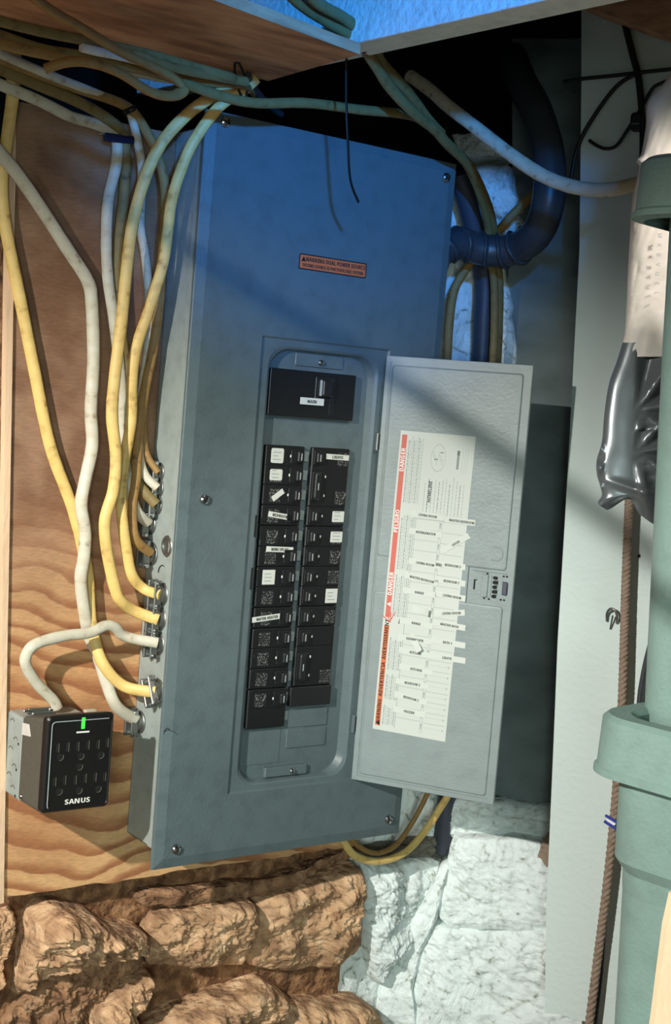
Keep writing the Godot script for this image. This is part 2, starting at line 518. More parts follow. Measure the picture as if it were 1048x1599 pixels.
func build_room():
	shell("floor", -2.6, 1.8, FLOOR_Y - 0.15, FLOOR_Y, -0.9, 3.2, M.floor_concrete)
	shell("ceiling", -2.6, 1.8, CEIL_Y, CEIL_Y + 0.12, -0.9, 3.2, M.gap_shade_black)
	shell("wall_left", -2.6, -2.45, FLOOR_Y, CEIL_Y, -0.9, 3.2, M.floor_concrete)
	shell("wall_outer", 1.65, 1.8, FLOOR_Y, CEIL_Y, -0.9, 3.2, M.floor_concrete)
	shell("wall_rear", -2.45, 1.65, FLOOR_Y, CEIL_Y, -0.9, -0.75, M.gap_shade_black)
	shell("wall_front", -2.45, 1.65, FLOOR_Y, CEIL_Y, 3.05, 3.2, M.floor_concrete)
	# the back foundation wall: mortar backing and stones that can be told apart
	var wb := base("wall_back")
	tag(wb, "", "", "", "structure")
	var s := st()
	grid(s, 130, 150, func(u, v):
		var x: float = lerpf(-1.2, 0.36, u)
		var y: float = lerpf(-0.9, 0.79, v)
		var q := Vector3(x, y, 0) * 1000.0
		var r: float = 0.012 * fn2.get_noise_3dv(q * 0.2) + 0.006 * fn.get_noise_3dv(q * 0.6) + 0.004 * fn.get_noise_3dv(q * 1.5)
		return Vector3(x, y, -0.105 - 0.012 * smoothstep(-0.06, -0.02, y) + r))
	obj("mortar_bed", s, M.mortar_brown, wb)
	s = st()
	grid(s, 50, 150, func(u, v):
		var x: float = lerpf(0.36, 0.62, u)
		var y: float = lerpf(-0.9, 0.87, v)
		var q := Vector3(x, y, 0) * 1000.0
		return Vector3(x, y, -0.11 + 0.01 * fn2.get_noise_3dv(q * 0.2) + 0.006 * fn.get_noise_3dv(q * 0.7)))
	obj("whitewashed_bed", s, M.whitewash, wb)
	var bz := Vector3(0, 0, -0.105)
	var zz := Vector3(0, 0, 1)
	stone(wb, [[34, 1425], [62, 1406], [112, 1414], [155, 1430], [205, 1442], [210, 1462], [165, 1470], [120, 1478], [80, 1500], [45, 1530], [20, 1545], [22, 1490]], bz, zz, 0.065, M.sandstone, 1.0, 0.011, "stone", Vector2(0.1, 0.5))
	stone(wb, [[-60, 1420], [10, 1412], [14, 1440], [8, 1480], [-8, 1540], [-60, 1560]], bz, zz, 0.03, M.sandstone, 2.0, 0.009)
	stone(wb, [[70, 1510], [130, 1480], [205, 1470], [222, 1490], [190, 1530], [150, 1560], [125, 1620], [60, 1680], [-20, 1680], [0, 1590], [30, 1545]], bz, zz, 0.018, M.sandstone_shaded, 3.0, 0.008)
	stone(wb, [[232, 1422], [300, 1408], [380, 1400], [384, 1450], [372, 1500], [310, 1510], [228, 1506], [222, 1470]], bz, zz, 0.034, M.sandstone, 4.0, 0.006, "stone", Vector2(0.3, 0.8))
	stone(wb, [[390, 1398], [470, 1370], [540, 1340], [556, 1380], [552, 1430], [560, 1470], [530, 1500], [450, 1508], [385, 1502]], bz, zz, 0.036, M.sandstone, 5.0, 0.007, "stone", Vector2(0.2, 0.6))
	stone(wb, [[135, 1570], [185, 1520], [222, 1505], [224, 1535], [200, 1570], [205, 1620], [180, 1670], [120, 1670]], bz, zz, 0.05, M.sandstone, 6.0, 0.011)
	stone(wb, [[215, 1590], [300, 1555], [392, 1520], [430, 1540], [420, 1600], [400, 1680], [220, 1680]], bz, zz, 0.06, M.sandstone, 7.0, 0.01)
	stone(wb, [[430, 1560], [500, 1550], [545, 1545], [580, 1580], [575, 1680], [420, 1680]], bz, zz, 0.06, M.sandstone, 8.0, 0.008)
	stone(wb, [[200, 1395], [300, 1380], [400, 1368], [520, 1330], [560, 1318], [540, 1342], [400, 1396], [300, 1406], [215, 1415]], bz, zz, 0.02, M.sandstone_shaded, 9.0, 0.006)  # darker strip where the shadow of the panel falls
	stone(wb, [[562, 1350], [610, 1342], [690, 1338], [700, 1360], [650, 1430], [612, 1500], [590, 1540], [574, 1500], [560, 1420]], Vector3(0, 0, -0.095), zz, 0.022, M.whitewash, 10.0, 0.006)
	stone(wb, [[560, 1322], [620, 1312], [700, 1290], [720, 1262], [705, 1330], [640, 1340], [570, 1346]], bz, zz, 0.012, M.mortar, 11.0, 0.006)
	# the right foundation wall, whitewashed, runs towards the camera
	var wr := base("wall_right")
	tag(wr, "", "", "", "structure")
	s = st()
	grid(s, 90, 150, func(u, v):
		var q0 := GRAY_P + Vector3(0.63, 0, 0.777) * lerpf(-0.2, 1.0, u) - GRAY_N * 0.03
		q0.y = lerpf(-0.9, 0.88, v)
		var q := q0 * 1000.0
		return q0 + GRAY_N * (0.012 * fn2.get_noise_3dv(q * 0.2) + 0.006 * fn.get_noise_3dv(q * 0.7)))
	obj("mortar_bed", s, M.mortar, wr)
	var lo := Vector3(0.545, 0, -0.01)
	stone(wr, [[688, 1350], [706, 1346], [694, 1395], [676, 1440], [660, 1490], [645, 1540], [655, 1600], [650, 1690], [560, 1690], [572, 1600], [588, 1545], [632, 1450]], lo, GRAY_N, 0.02, M.whitewash, 12.0, 0.003)
	stone(wr, [[708, 1298], [780, 1306], [846, 1316], [870, 1380], [876, 1446], [780, 1456], [708, 1452], [684, 1425], [698, 1350]], lo, GRAY_N, 0.014, M.whitewash, 13.0, 0.0028)
	stone(wr, [[682, 1440], [780, 1452], [872, 1440], [910, 1500], [960, 1690], [655, 1690], [644, 1540], [662, 1475]], lo, GRAY_N, 0.018, M.whitewash, 14.0, 0.0034)
	stone(wr, [[640, 1262], [700, 1236], [790, 1242], [880, 1262], [884, 1330], [780, 1316], [712, 1300], [650, 1300]], GRAY_P, GRAY_N, 0.03, M.whitewash, 15.0, 0.005)
	stone(wr, [[852, 1440], [900, 1300], [1060, 1330], [1100, 1600], [1000, 1650], [900, 1590]], GRAY_P, GRAY_N, 0.02, M.whitewash, 19.0, 0.007)
	var up := GRAY_P - GRAY_N * 0.012
	stone(wr, [[705, 213], [748, 206], [790, 224], [794, 250], [750, 254], [716, 246]], up, GRAY_N, 0.025, M.whitewash, 16.0, 0.006)
	stone(wr, [[722, 268], [795, 260], [815, 298], [822, 330], [790, 345], [752, 330], [730, 305]], up, GRAY_N, 0.035, M.whitewash, 17.0, 0.004)
	stone(wr, [[700, 350], [770, 345], [815, 338], [830, 372], [800, 400], [700, 400]], up, GRAY_N, 0.025, M.whitewash, 18.0, 0.004)
	stone(wr, [[680, 412], [745, 408], [750, 480], [748, 590], [672, 590]], up, GRAY_N, 0.025, M.whitewash, 20.0, 0.006)
	stone(wr, [[756, 412], [790, 412], [806, 480], [806, 590], [756, 590]], up, GRAY_N, 0.02, M.whitewash, 22.0, 0.004)

	# boards on and before the walls
	s = st()
	var x0 := -0.158
	var a := [pz(21, 300, WOOD_Z), pz(9, 1400, WOOD_Z)]
	var yb := -0.036
	var w0: float = lerpf(a[1].x, a[0].x, 1.0)
	grid(s, 40, 60, func(u, v):
		var y: float = lerpf(0.838, yb, v)
		var xl: float = lerpf(-0.192, -0.146, smoothstep(0.0, 1.0, v) * 0.4 + v * 0.6)
		var x: float = lerpf(xl, 0.352, u)
		if v > 0.99: y += 0.006 * fn2.get_noise_1d(x * 300.0) + 0.003 * fn.get_noise_1d(x * 2000.0)
		return Vector3(x, y, WOOD_Z + 0.0006 * fn2.get_noise_2d(x * 300.0, y * 2000.0)))
	var ply := base("plywood_backboard")
	tag(ply, "brown plywood backboard with wavy grain behind the breaker panel", "board")
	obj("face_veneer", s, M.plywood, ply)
	s = st()
	slab(s, [Vector3(-0.146, -0.036, WOOD_Z - 0.0015), Vector3(0.352, -0.036, WOOD_Z - 0.0015), Vector3(0.352, 0.838, WOOD_Z - 0.0015), Vector3(-0.191, 0.838, WOOD_Z - 0.0015)], zz, 0.014)
	obj("core", s, M.raw_wood, ply)
	s = st()
	var b0 := pz(26, 60, WOOD_Z); var b1 := pz(0, 1410, WOOD_Z)
	slab(s, [pz(-2, 1412, WOOD_Z + 0.004), pz(6, 1410, WOOD_Z + 0.004), pz(12, 1000, WOOD_Z + 0.004), pz(19, 600, WOOD_Z + 0.004), pz(27, 80, WOOD_Z + 0.004), pz(17, 80, WOOD_Z + 0.004), pz(9, 600, WOOD_Z + 0.004), pz(3, 1000, WOOD_Z + 0.004)], zz, 0.012)
	tag(obj("wood_batten", s, M.pale_wood), "narrow pale wooden strip running down the left edge of the plywood", "batten")
	s = st()
	var go: Array = []
	for q in [[768, 1238], [960, 1290], [990, 620], [1000, 60], [800, 60], [800, 300], [790, 500], [780, 700]]: go.append(pl(q[0], q[1], GRAY_P, GRAY_N))
	slab(s, go, GRAY_N, 0.012)
	tag(obj("cement_board", s, M.gray_board), "dark gray cement board on the wall behind the open panel door", "board")
	s = st()
	var wo: Array = []
	for q in [[851, 1582], [875, 1584], [1250, 1690], [1270, -60], [908, -60], [908, 130], [905, 390], [894, 600], [883, 800], [871, 1000], [865, 1150], [858, 1310], [853, 1420]]: wo.append(pl(q[0], q[1], BOARD_P, BOARD_N))
	slab(s, wo, BOARD_N, 0.016)
	tag(obj("white_board", s, M.white_board), "tall white painted board leaning right of the panel with bent staple", "board")

	tag(obj("added_shade_box", box_mesh(-2.44, 1.64, 0.6, 1.119, 1.66, 1.95, 0.004, 0.006), M.zinc), "added duct crossing the ceiling behind the camera", "blocker")  # added box out of view, keeps fill light off the upper wall
	# overhead: the plank's underside, the joist beside it
	s = st()
	var pk := [Vector3(-0.9, 0.9, 0.0), Vector3(0.072, 0.9, 0.004), Vector3(0.066, 0.9, 0.184), Vector3(-0.12, 0.9, 0.224), Vector3(-0.9, 0.9, 0.39)]
	var up2: Array = []
	for q in pk: up2.append(q + Vector3(0, 0.011, 0))
	for k in 5:
		var i := (k + 1) % 5
		var nn: Vector3 = (pk[i] - pk[k]).cross(Vector3.UP).normalized()
		tri(s, pk[k], pk[i], up2[i], -nn, -nn, -nn)
		tri(s, pk[k], up2[i], up2[k], -nn, -nn, -nn)
	for k in [1, 2, 3]:
		tri(s, pk[0], pk[k + 1], pk[k], Vector3.DOWN, Vector3.DOWN, Vector3.DOWN)
		tri(s, up2[0], up2[k], up2[k + 1], Vector3.UP, Vector3.UP, Vector3.UP)
	tag(obj("overhead_plank", s, M.raw_wood), "rough brown plank overhead at top left, above the panel", "plank")
	s = st()
	rbox(s, -0.021, 0.021, 0.0, 0.2, -0.42, 1.2, 0.002, 0.002, Transform3D(Basis(Vector3.UP, 0.07), Vector3(0.092, 0.915, 0.16)))
	tag(obj("ceiling_joist", s, M.blue_white_paint), "pale painted ceiling joist at the top, right of the brown plank", "joist")
	s = st()
	var ho: Array = []
	for q in [[903, 6], [1000, 42], [1160, 90], [1160, -80], [896, -80]]: ho.append(pl(q[0], q[1], BOARD_P + BOARD_N * 0.045, BOARD_N))
	slab(s, ho, BOARD_N, 0.04)
	tag(obj("header_beam", s, M.raw_wood), "dark wooden beam in the shade at the top right corner", "beam")

# ---------------------------------------------------------------- the breaker panel
func sign_triangle(called: String, h: float, m: Material, parent: Node, at: Vector3, b: Basis):
	var s := st()
	slab(s, [Vector3(-h * 0.55, -h * 0.5, 0.0001), Vector3(h * 0.55, -h * 0.5, 0.0001), Vector3(0, h * 0.5, 0.0001)], Vector3(0, 0, 1), 0.0002)
	obj(called, s, m, parent, at, b)
func make_screw() -> ArrayMesh:
	var s := st()
	loft(s, [loop_c(0.0028, -0.004, 18), loop_c(0.0028, 0.0012, 18), loop_c(0.0056, 0.0014, 18), loop_c(0.0058, 0.0024, 18), loop_c(0.0051, 0.0038, 18), loop_c(0.0036, 0.0047, 18), loop_c(0.0014, 0.0051, 18)])
	return s.commit()
func build_panel():
	var P := base("breaker_panel")
	tag(P, "gray steel breaker panel with its door open, on the plywood", "breaker panel")
	# box
	var s := st()
	var y0 := 0.022; var y1 := 0.84; var xb := 0.358
	for q in [[SIDE_X, SIDE_X + 0.0015, y0, y1, WOOD_Z, -0.006], [xb - 0.0015, xb, y0, y1, WOOD_Z, -0.006], [SIDE_X, xb, y0, y0 + 0.0015, WOOD_Z, -0.006], [SIDE_X, xb, y1 - 0.0015, y1, WOOD_Z, -0.006], [SIDE_X, xb, y0, y1, WOOD_Z, WOOD_Z + 0.0015]]:
		rbox(s, q[0], q[1], q[2], q[3], q[4], q[5], 0.0004, 0.0004)
	obj("box", s, M.box_paint, P)
	s = st()   # folded flange along the front of the box's side
	rbox(s, SIDE_X - 0.0012, SIDE_X + 0.0005, y0, y1, -0.024, -0.006, 0.0005, 0.0005)
	obj("side_flange", s, M.box_paint, P)
	# cover: one pressed sheet, bevelled edge, raised frame, rounded opening
	s = st()
	var W := 0.362; var H := 0.857
	loft(s, [loop_rr(0.0, W, 0.0, H, 0.001, -0.0075, 6), loop_rr(0.0, W, 0.0, H, 0.001, -0.0035, 6), loop_rr(0.0006, W - 0.0006, 0.0006, H - 0.0006, 0.001, -0.0028, 6), loop_rr(0.0125, W - 0.0125, 0.0125, H - 0.0125, 0.002, 0.0, 6),
		loop_rr(0.0925, 0.2795, 0.0795, 0.6185, 0.002, 0.0, 6), loop_rr(0.0945, 0.2775, 0.0815, 0.6165, 0.002, -0.0028, 6), loop_rr(0.1055, 0.2665, 0.0865, 0.6095, 0.024, -0.0032, 6), loop_rr(0.109, 0.263, 0.0885, 0.607, 0.026, -0.0055, 6), loop_rr(0.1135, 0.2585, 0.0905, 0.6045, 0.027, -0.0135, 6), loop_rr(0.1135, 0.2585, 0.0905, 0.6045, 0.027, -0.0165, 6)], false, false)
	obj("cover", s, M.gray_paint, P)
	s = st()
	loft(s, [loop_rr(0.108, 0.264, 0.085, 0.61, 0.03, -0.0165, 6), loop_rr(0.108, 0.264, 0.085, 0.61, 0.03, -0.0145, 6)])
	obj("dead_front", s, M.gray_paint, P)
	# small pressed tongues at the top and the bottom of the opening
	s = st()
	rbox(s, 0.1495, 0.2185, 0.5885, 0.6035, -0.0146, -0.0125, 0.0006, 0.002, Transform3D())
	obj("tongue", s, M.gray_paint, P)
	s = st()
	rbox(s, 0.1505, 0.2115, 0.0915, 0.1035, -0.0146, -0.0095, 0.0008, 0.0012)
	obj("tongue", s, M.gray_paint, P)
	var scr := make_screw()
	for q in [[0.0222, 0.846, -0.3], [0.343, 0.837, 0.5], [0.0308, 0.428, 0.9], [0.0268, 0.0232, 0.7], [0.339, 0.0222, -0.5]]:
		var k := inst("screw", scr, M.screw_metal, P, Vector3(q[0], q[1], 0), Basis(Vector3(0, 0, 1), q[2]))
		obj("slot", box_mesh(-0.0048, 0.0048, -0.0006, 0.0006, 0.0035, 0.0052, 0.0002, 0.0002), M.slot_dark, k)
	for q in [[0.1847, 0.5945, -0.0125], [0.1881, 0.0975, -0.0095]]:
		inst("screw", scr, M.screw_metal, P, Vector3(q[0], q[1], q[2]), Basis.from_scale(Vector3(0.62, 0.62, 0.9)))
	# hinges on the frame
	for y in [0.505, 0.152]:
		var hp := base("hinge", Vector3(0.2715, y, 0.0), Basis(), P)
		obj("knuckle", box_mesh(-0.0035, 0.0022, -0.0115, 0.0115, -0.002, 0.0035, 0.0008, 0.0015), M.screw_metal if y > 0.3 else M.gray_paint, hp)
		obj("pin", box_mesh(-0.0012, 0.0003, -0.010, 0.010, 0.003, 0.0041, 0.0003, 0.0005), M.slot_dark, hp)
	# pressed lines beside the opening on the left
	for y in [0.398, 0.336]:
		obj("strike_slot", box_mesh(0.1035, 0.1068, y - 0.013, y + 0.013, -0.0045, -0.0028, 0.0004, 0.001), M.slot_dark, P)
	# warning label
	var lb := base("warning_label", Vector3(0.1348, 0.6995, 0.0), Basis(), P)
	obj("border", box_mesh(0.0, 0.098, 0.0, 0.018, 0.0, 0.0003, 0.0001, 0.0015), M.ink, lb)
	obj("orange_field", box_mesh(0.0014, 0.0966, 0.0014, 0.0166, 0.0003, 0.0005, 0.00005, 0.001), M.orange_print, lb)
	words("print", "WARNING DUAL POWER SOURCE", 0.0048, M.ink, lb, Vector3(0.0525, 0.0122, 0.0007), Basis(), 0.84, "Droid Sans", true)
	sign_triangle("warning_triangle", 0.0058, M.ink, lb, Vector3(0.006, 0.0122, 0.0007), Basis())
	words("print", "SECOND SOURCE IS PHOTOVOLTAIC SYSTEM", 0.0038, M.ink, lb, Vector3(0.049, 0.0052, 0.0007), Basis(), 0.8, "Droid Sans", true)
	# main breaker
	var mb := base("main_breaker", Vector3(0.112, 0.528, -0.0145), Basis(), P)
	obj("body", box_mesh(0.0, 0.124, 0.0, 0.055, 0.0, 0.008, 0.0008, 0.001), M.breaker_black, mb)
	obj("switch_well", box_mesh(0.064, 0.094, 0.02, 0.05, 0.008, 0.0095, 0.0006, 0.0015), M.toggle_black, mb)
	obj("toggle", box_mesh(0.071, 0.085, 0.027, 0.046, 0.0095, 0.0165, 0.0012, 0.002), M.toggle_black, mb)
	for x in [0.0705, 0.0855]: obj("side_guide", box_mesh(x - 0.0007, x + 0.0007, 0.027, 0.046, 0.0095, 0.0135, 0.0003, 0.0005), M.gray_print, mb)
	obj("rating_plate", box_mesh(0.087, 0.094, 0.005, 0.026, 0.008, 0.0084, 0.0001, 0.0005), M.toggle_black, mb)
	obj("name_tape", box_mesh(0.043, 0.0775, 0.0155, 0.0238, 0.0097, 0.0101, 0.0001, 0.0004), M.paper, mb)
	words("tape_print", "MAIN", 0.0036, M.ink, mb, Vector3(0.060, 0.0195, 0.0103), Basis(), 1.0, "Droid Sans", true)
	# branch breakers
	var bm := box_mesh(0.0, 0.0555, -0.0122, 0.0122, 0.0, 0.0065, 0.0012, 0.0014).commit()
	var bm2 := box_mesh(0.0, 0.0555, -0.0247, 0.0247, 0.0, 0.0065, 0.0012, 0.0014).commit()
	var tg := box_mesh(-0.0045, 0.0045, -0.0065, 0.0065, 0.0065, 0.0125, 0.0012, 0.0018).commit()
	var tw := box_mesh(-0.0085, 0.0085, -0.0085, 0.0085, 0.0062, 0.0072, 0.0003, 0.001).commit()
	var tick := box_mesh(-0.0007, 0.0007, -0.0042, 0.0042, 0.0124, 0.0129, 0.0001, 0.0002).commit()
	var pad := st()
	flat(pad, Vector3(-0.0085, -0.0085, 0), Vector3(0.0085, -0.0085, 0), Vector3(0.0085, 0.0085, 0), Vector3(-0.0085, 0.0085, 0))
	var padm := pad.commit()
	rng.seed = 9
	var ys := [0.4812, 0.4586, 0.435, 0.4106, 0.3857, 0.3615, 0.3369, 0.3130, 0.288, 0.263, 0.239, 0.2143, 0.1893, 0.166]
	for side in 2:
		var r := 0
		while r < (14 if side == 0 else 12):
			var two: bool = side == 1 and (r == 1 or r == 10)
			var blank: bool = side == 0 and r == 13
			var y: float = ys[r] if not two else (ys[r] + ys[r + 1]) * 0.5
			var bx0: float = 0.1145 + 0.00015 * r if side == 0 else 0.1812 - 0.00012 * r
			var B := base("blank_filler" if blank else "circuit_breaker", Vector3(bx0, y, -0.0145), Basis(), P)
			inst("body", bm2 if two else bm, M.breaker_black, B)
			if not blank:
				var tx := 0.0445 if side == 0 else 0.0115
				inst("toggle_well", tw, M.toggle_black, B, Vector3(tx, 0, 0), Basis.from_scale(Vector3(1, 2.0 if two else 1.0, 1)))
				inst("toggle", tg, M.toggle_black, B, Vector3(tx + (0.003 if side == 0 else -0.003), 0, 0), Basis.from_scale(Vector3(1, 2.6 if two else 1.0, 1)))
				inst("toggle_mark", tick, M.gray_print, B, Vector3(tx + (0.003 if side == 0 else -0.003), 0, 0))
				for e in ([-1, 1] if two else [0]):
					inst("on_mark", tick, M.white_print, B, Vector3(tx + (-0.009 if side == 0 else 0.01), 0.0003 + e * 0.0115, -0.0058), Basis.from_scale(Vector3(1.2, 0.35, 1)))
				var lx := 0.0165 if side == 0 else 0.0455
				if not (side == 1 and r == 9):
					inst("rating_print", padm, M["rating_print_%d" % ((r * 3 + side) % 4)], B, Vector3(lx, -0.0005 - (0.0125 if two else 0.0), 0.0067))
				if (side == 0 and r in [0, 1, 6]) or (side == 1 and r in [3, 4, 7]):
					var k := 0.75 if r in [1, 3, 4] else 1.0
					obj("white_sticker", box_mesh(lx - 0.0088, lx + 0.0088, -0.0088 * k, 0.0088 * k, 0.0067, 0.0071, 0.0001, 0.002 if r < 2 else 0.0006), M.paper, B)
					for q in 3:
						obj("sticker_print", box_mesh(lx - 0.006, lx + rng.randf_range(0.0, 0.006), -0.005 * k + q * 0.0042, -0.005 * k + q * 0.0042 + 0.001, 0.0071, 0.0072, 0.00002, 0.00002), M.gray_print, B)
			r += 2 if two else 1
	# printed tapes stuck on breakers
	for q in [["BEDROOM 1", 440, 806, 36.0, -0.13, 0.0066], ["MINI SPLITS", 437, 858, 36.0, -0.03, 0.0066], ["WATER HEATER", 417, 965, 39.0, 0.1, 0.0066], ["LIGHTS", 527, 714, 32.0, -0.02, 0.0068], ["", 434, 773, 17.0, 0.62, 0.0066]]:
		var c := pz(q[1], q[2], -0.0075)
		var T := base("name_tape", Vector3(c.x, c.y, -0.0076 if q[0] != "LIGHTS" else -0.0072), Basis(Vector3(0, 0, 1), q[4]), P)
		var hw: float = q[3] / 1270.0 * 0.68
		obj("tape", box_mesh(-hw, hw, -0.0033, 0.0033, 0.0, 0.0003, 0.0001, 0.0003), M.paper, T)
		if q[0]: words("tape_print", q[0], 0.0034, M.ink, T, Vector3(0, 0, 0.0005), Basis(), minf(1.0, 1.85 * hw / (0.0036 * q[0].length())), "Droid Sans", true)
	# filler plate and knockouts at the lower right
	obj("filler_plate", box_mesh(0.176, 0.237, 0.1775, 0.2015, -0.0145, -0.0065, 0.001, 0.0015), M.toggle_black, P)
	obj("filler_neck", box_mesh(0.1775, 0.205, 0.135, 0.177, -0.0145, -0.0138, 0.0003, 0.008), M.gray_paint, P)
	for y in [0.150, 0.1245]:
		obj("knockout", box_mesh(0.1795, 0.2385, y, y + 0.0225, -0.0145, -0.013, 0.0006, 0.001), M.gray_paint, P)
	obj("lower_blank", box_mesh(0.116, 0.171, 0.108, 0.152, -0.0145, -0.0138, 0.0004, 0.001), M.gray_paint, P)
	# strip between the two columns, with twistouts
	s = st()
	for k in 14:
		rbox(s, 0.1722, 0.1795, ys[k] - 0.0058, ys[k] + 0.0062, -0.0146, -0.0128, 0.0004, 0.0006)
	obj("centre_strip", s, M.gray_paint_lit, P)
	# side plug and connectors
	var pc := px(262, 853, SIDE_X)
	var ob := Basis(Vector3(0, 0, 1), Vector3(0, 1, 0), Vector3(-1, 0, 0))
	s = st()
	loft(s, [loop_c(0.0125, -0.001, 24), loop_c(0.0125, 0.001, 24), loop_c(0.0112, 0.0022, 24), loop_c(0.0085, 0.0022, 24), loop_c(0.0078, 0.0008, 24), loop_c(0.004, 0.0012, 24)])
	obj("knockout_plug", s, M.zinc, P, pc, ob)
	for q in [[253, 895, 0.012], [272, 1160, 0.009], [262, 1150, 0.009]]:
		if q[0] == 272: continue
		s = st()
		var arc: Array = []
		for k in 9: arc.append(Vector3(cos(1.2 + k * 0.25) * 0.009, sin(1.2 + k * 0.25) * 0.009, 0))
		tube(s, smooth_path(arc, 2), 0.0005, 0.0005, Vector3(0, 0, 1), 6)
		obj("knockout_ring", s, M.slot_dark, P, px(q[0], q[1], SIDE_X - 0.0013), ob)
	for q in [[250, 737, 0.8], [249, 762, 0.8], [246, 788, 0.9], [236, 818, 0.95], [238, 865, 1.0], [255, 928, 1.0], [252, 966, 1.0], [249, 1005, 1.0], [249, 1079, 1.05], [219, 1127, 1.0]]:
		clamp_on(P, px(q[0], q[1], SIDE_X), ob, q[2], 0.5 if q[1] == 1079 else 0.0)
	# ---- door
	var D := base("door", HINGE, DOOR_B, P)
	s = st()
	var dw := 0.1832; var dh := 0.529
	loft(s, [loop_rr(0.0005, dw - 0.0005, 0.0005, dh - 0.0005, 0.001, -0.0055, 3), loop_rr(0.0, dw, 0.0, dh, 0.001, -0.005, 3), loop_rr(0.0, dw, 0.0, dh, 0.001, -0.0006, 3), loop_rr(0.0007, dw - 0.0007, 0.0007, dh - 0.0007, 0.001, 0.0, 3)])
	obj("leaf", s, M.gray_paint_lit, D)
	s = st()
	loft(s, [loop_rr(0.009, 0.1735, 0.283, 0.5185, 0.004, -0.0004, 4), loop_rr(0.0103, 0.1722, 0.2843, 0.5172, 0.004, 0.0015, 4), loop_rr(0.0115, 0.171, 0.2855, 0.516, 0.0035, 0.0019, 4)], false, true)
	loft(s, [loop_rr(0.009, 0.1735, 0.0085, 0.2405, 0.004, -0.0004, 4), loop_rr(0.0103, 0.1722, 0.0098, 0.2392, 0.004, 0.0015, 4), loop_rr(0.0115, 0.171, 0.011, 0.238, 0.0035, 0.0019, 4)], false, true)
	loft(s, [loop_rr(0.009, 0.128, 0.2395, 0.284, 0.001, -0.0004, 2), loop_rr(0.0103, 0.1268, 0.2395, 0.284, 0.001, 0.0019, 2)], false, true)
	obj("pressed_panel", s, M.gray_paint_lit, D)
	# thin hem ridges that catch the light
	s = st()
	rbox(s, 0.0062, 0.0078, 0.006, 0.522, -0.0002, 0.001, 0.0005, 0.0005)
	rbox(s, 0.008, 0.1745, 0.0062, 0.0076, -0.0002, 0.001, 0.0005, 0.0005)
	rbox(s, 0.131, 0.1745, 0.2795, 0.2808, -0.0002, 0.001, 0.0004, 0.0004)
	obj("hem_ridge", s, M.gray_paint_lit, D)
	s = st()
	var arc2: Array = []
	for k in 17: arc2.append(Vector3(cos(-2.2 + k * 0.27) * 0.0085, sin(-2.2 + k * 0.27) * 0.0085, 0))
	tube(s, smooth_path(arc2, 2), 0.0007, 0.0006, Vector3(0, 0, 1), 6)
	obj("embossed_ring", s, M.gray_paint_lit, D, Vector3(0.1589, 0.3027, 0.0019))
	# latch
	var LT := base("latch", Vector3(0.151, 0.2632, 0.0), Basis(), D)
	obj("slide_plate", box_mesh(-0.0065, 0.0015, -0.0135, 0.0135, 0.0, 0.0022, 0.0006, 0.0008), M.gray_paint_lit, LT)
	obj("slide_lip", box_mesh(0.0015, 0.0055, -0.013, 0.013, 0.0, 0.0008, 0.0003, 0.0005), M.gray_paint_lit, LT)
	obj("slot", box_mesh(-0.0165, -0.0145, -0.0062, 0.0062, 0.0001, 0.0004, 0.0001, 0.0002), M.slot_dark, LT)
	obj("slot", box_mesh(-0.0145, -0.0125, 0.005, 0.0062, 0.0001, 0.0004, 0.0001, 0.0002), M.slot_dark, LT)
	for k in 5:
		obj("spring_coil", box_mesh(0.007, 0.0125 + 0.001 * (k % 2), -0.0135 + k * 0.0056, -0.0098 + k * 0.0056, 0.0002, 0.0016, 0.0004, 0.0012), M.slot_dark, LT)
		if k < 4: obj("spring_glint", box_mesh(0.0088, 0.0135, -0.0096 + k * 0.0056, -0.0086 + k * 0.0056, 0.0006, 0.0018, 0.0002, 0.0004), M.screw_metal, LT)
	obj("thumb_catch", box_mesh(0.0195, 0.0255, -0.0085, 0.0075, 0.0, 0.003, 0.0009, 0.0015), M.pipe_gray, LT)
	obj("catch_edge", box_mesh(0.018, 0.0195, -0.0085, 0.0085, 0.0, 0.0016, 0.0004, 0.0005), M.gray_paint_lit, LT)
	for q in [[0.0195, 0.0138], [0.0235, 0.0138], [0.0185, -0.0145], [0.0225, -0.0145], [-0.002, -0.0152], [-0.0005, 0.0148], [0.004, -0.0155]]:
		obj("rivet_hole", box_mesh(q[0] - 0.0013, q[0] + 0.0013, q[1] - 0.001, q[1] + 0.001, 0.0, 0.0004, 0.0001, 0.0006), M.slot_dark, LT)
	# directory sheet
	s = st()
	var c1 := dl(583, 1137); var c2 := dl(696, 1158); var c3 := dl(744, 682); var c4 := dl(627, 672)
	flat(s, Vector3(c1.x, c1.y, 0.0022), Vector3(c2.x, c2.y, 0.0022), Vector3(c3.x, c3.y, 0.0022), Vector3(c4.x, c4.y, 0.0022))
	tag(obj("directory_sheet", s, M.directory_sheet, D), "white printed circuit directory with red and orange strips")
	var ax := Vector2(c4 - c1).angle() - PI * 0.5
	var rot_up := Basis(Vector3(0, 0, 1), PI * 0.5 + ax)
	for q in [["DANGER", 716, M.white_print, 0.0052, 1.0], ["PELIGRO", 812, M.white_print, 0.0052, 0.95], ["DANGER", 911, M.white_print, 0.0052, 1.0], ["", 943, M.white_print, 0.005, 1.0], ["WARNING  ADVERTENCIA  AVERTISSEMENT", 1050, M.ink, 0.0047, 0.98], ["", 1131, M.ink, 0.0052, 1.0]]:
		var vf: float = (dl(610, q[1]).y - c1.y) / (c4.y - c1.y)
		var w := c1.lerp(c2, 0.06).lerp(c4.lerp(c3, 0.06), vf)
		if q[0]: words("strip_print", q[0], q[3], q[2], D, Vector3(w.x, w.y, 0.0024), rot_up, q[4], "Droid Sans", true)
		else: sign_triangle("warning_triangle", q[3], q[2], D, Vector3(w.x, w.y, 0.0024), rot_up)
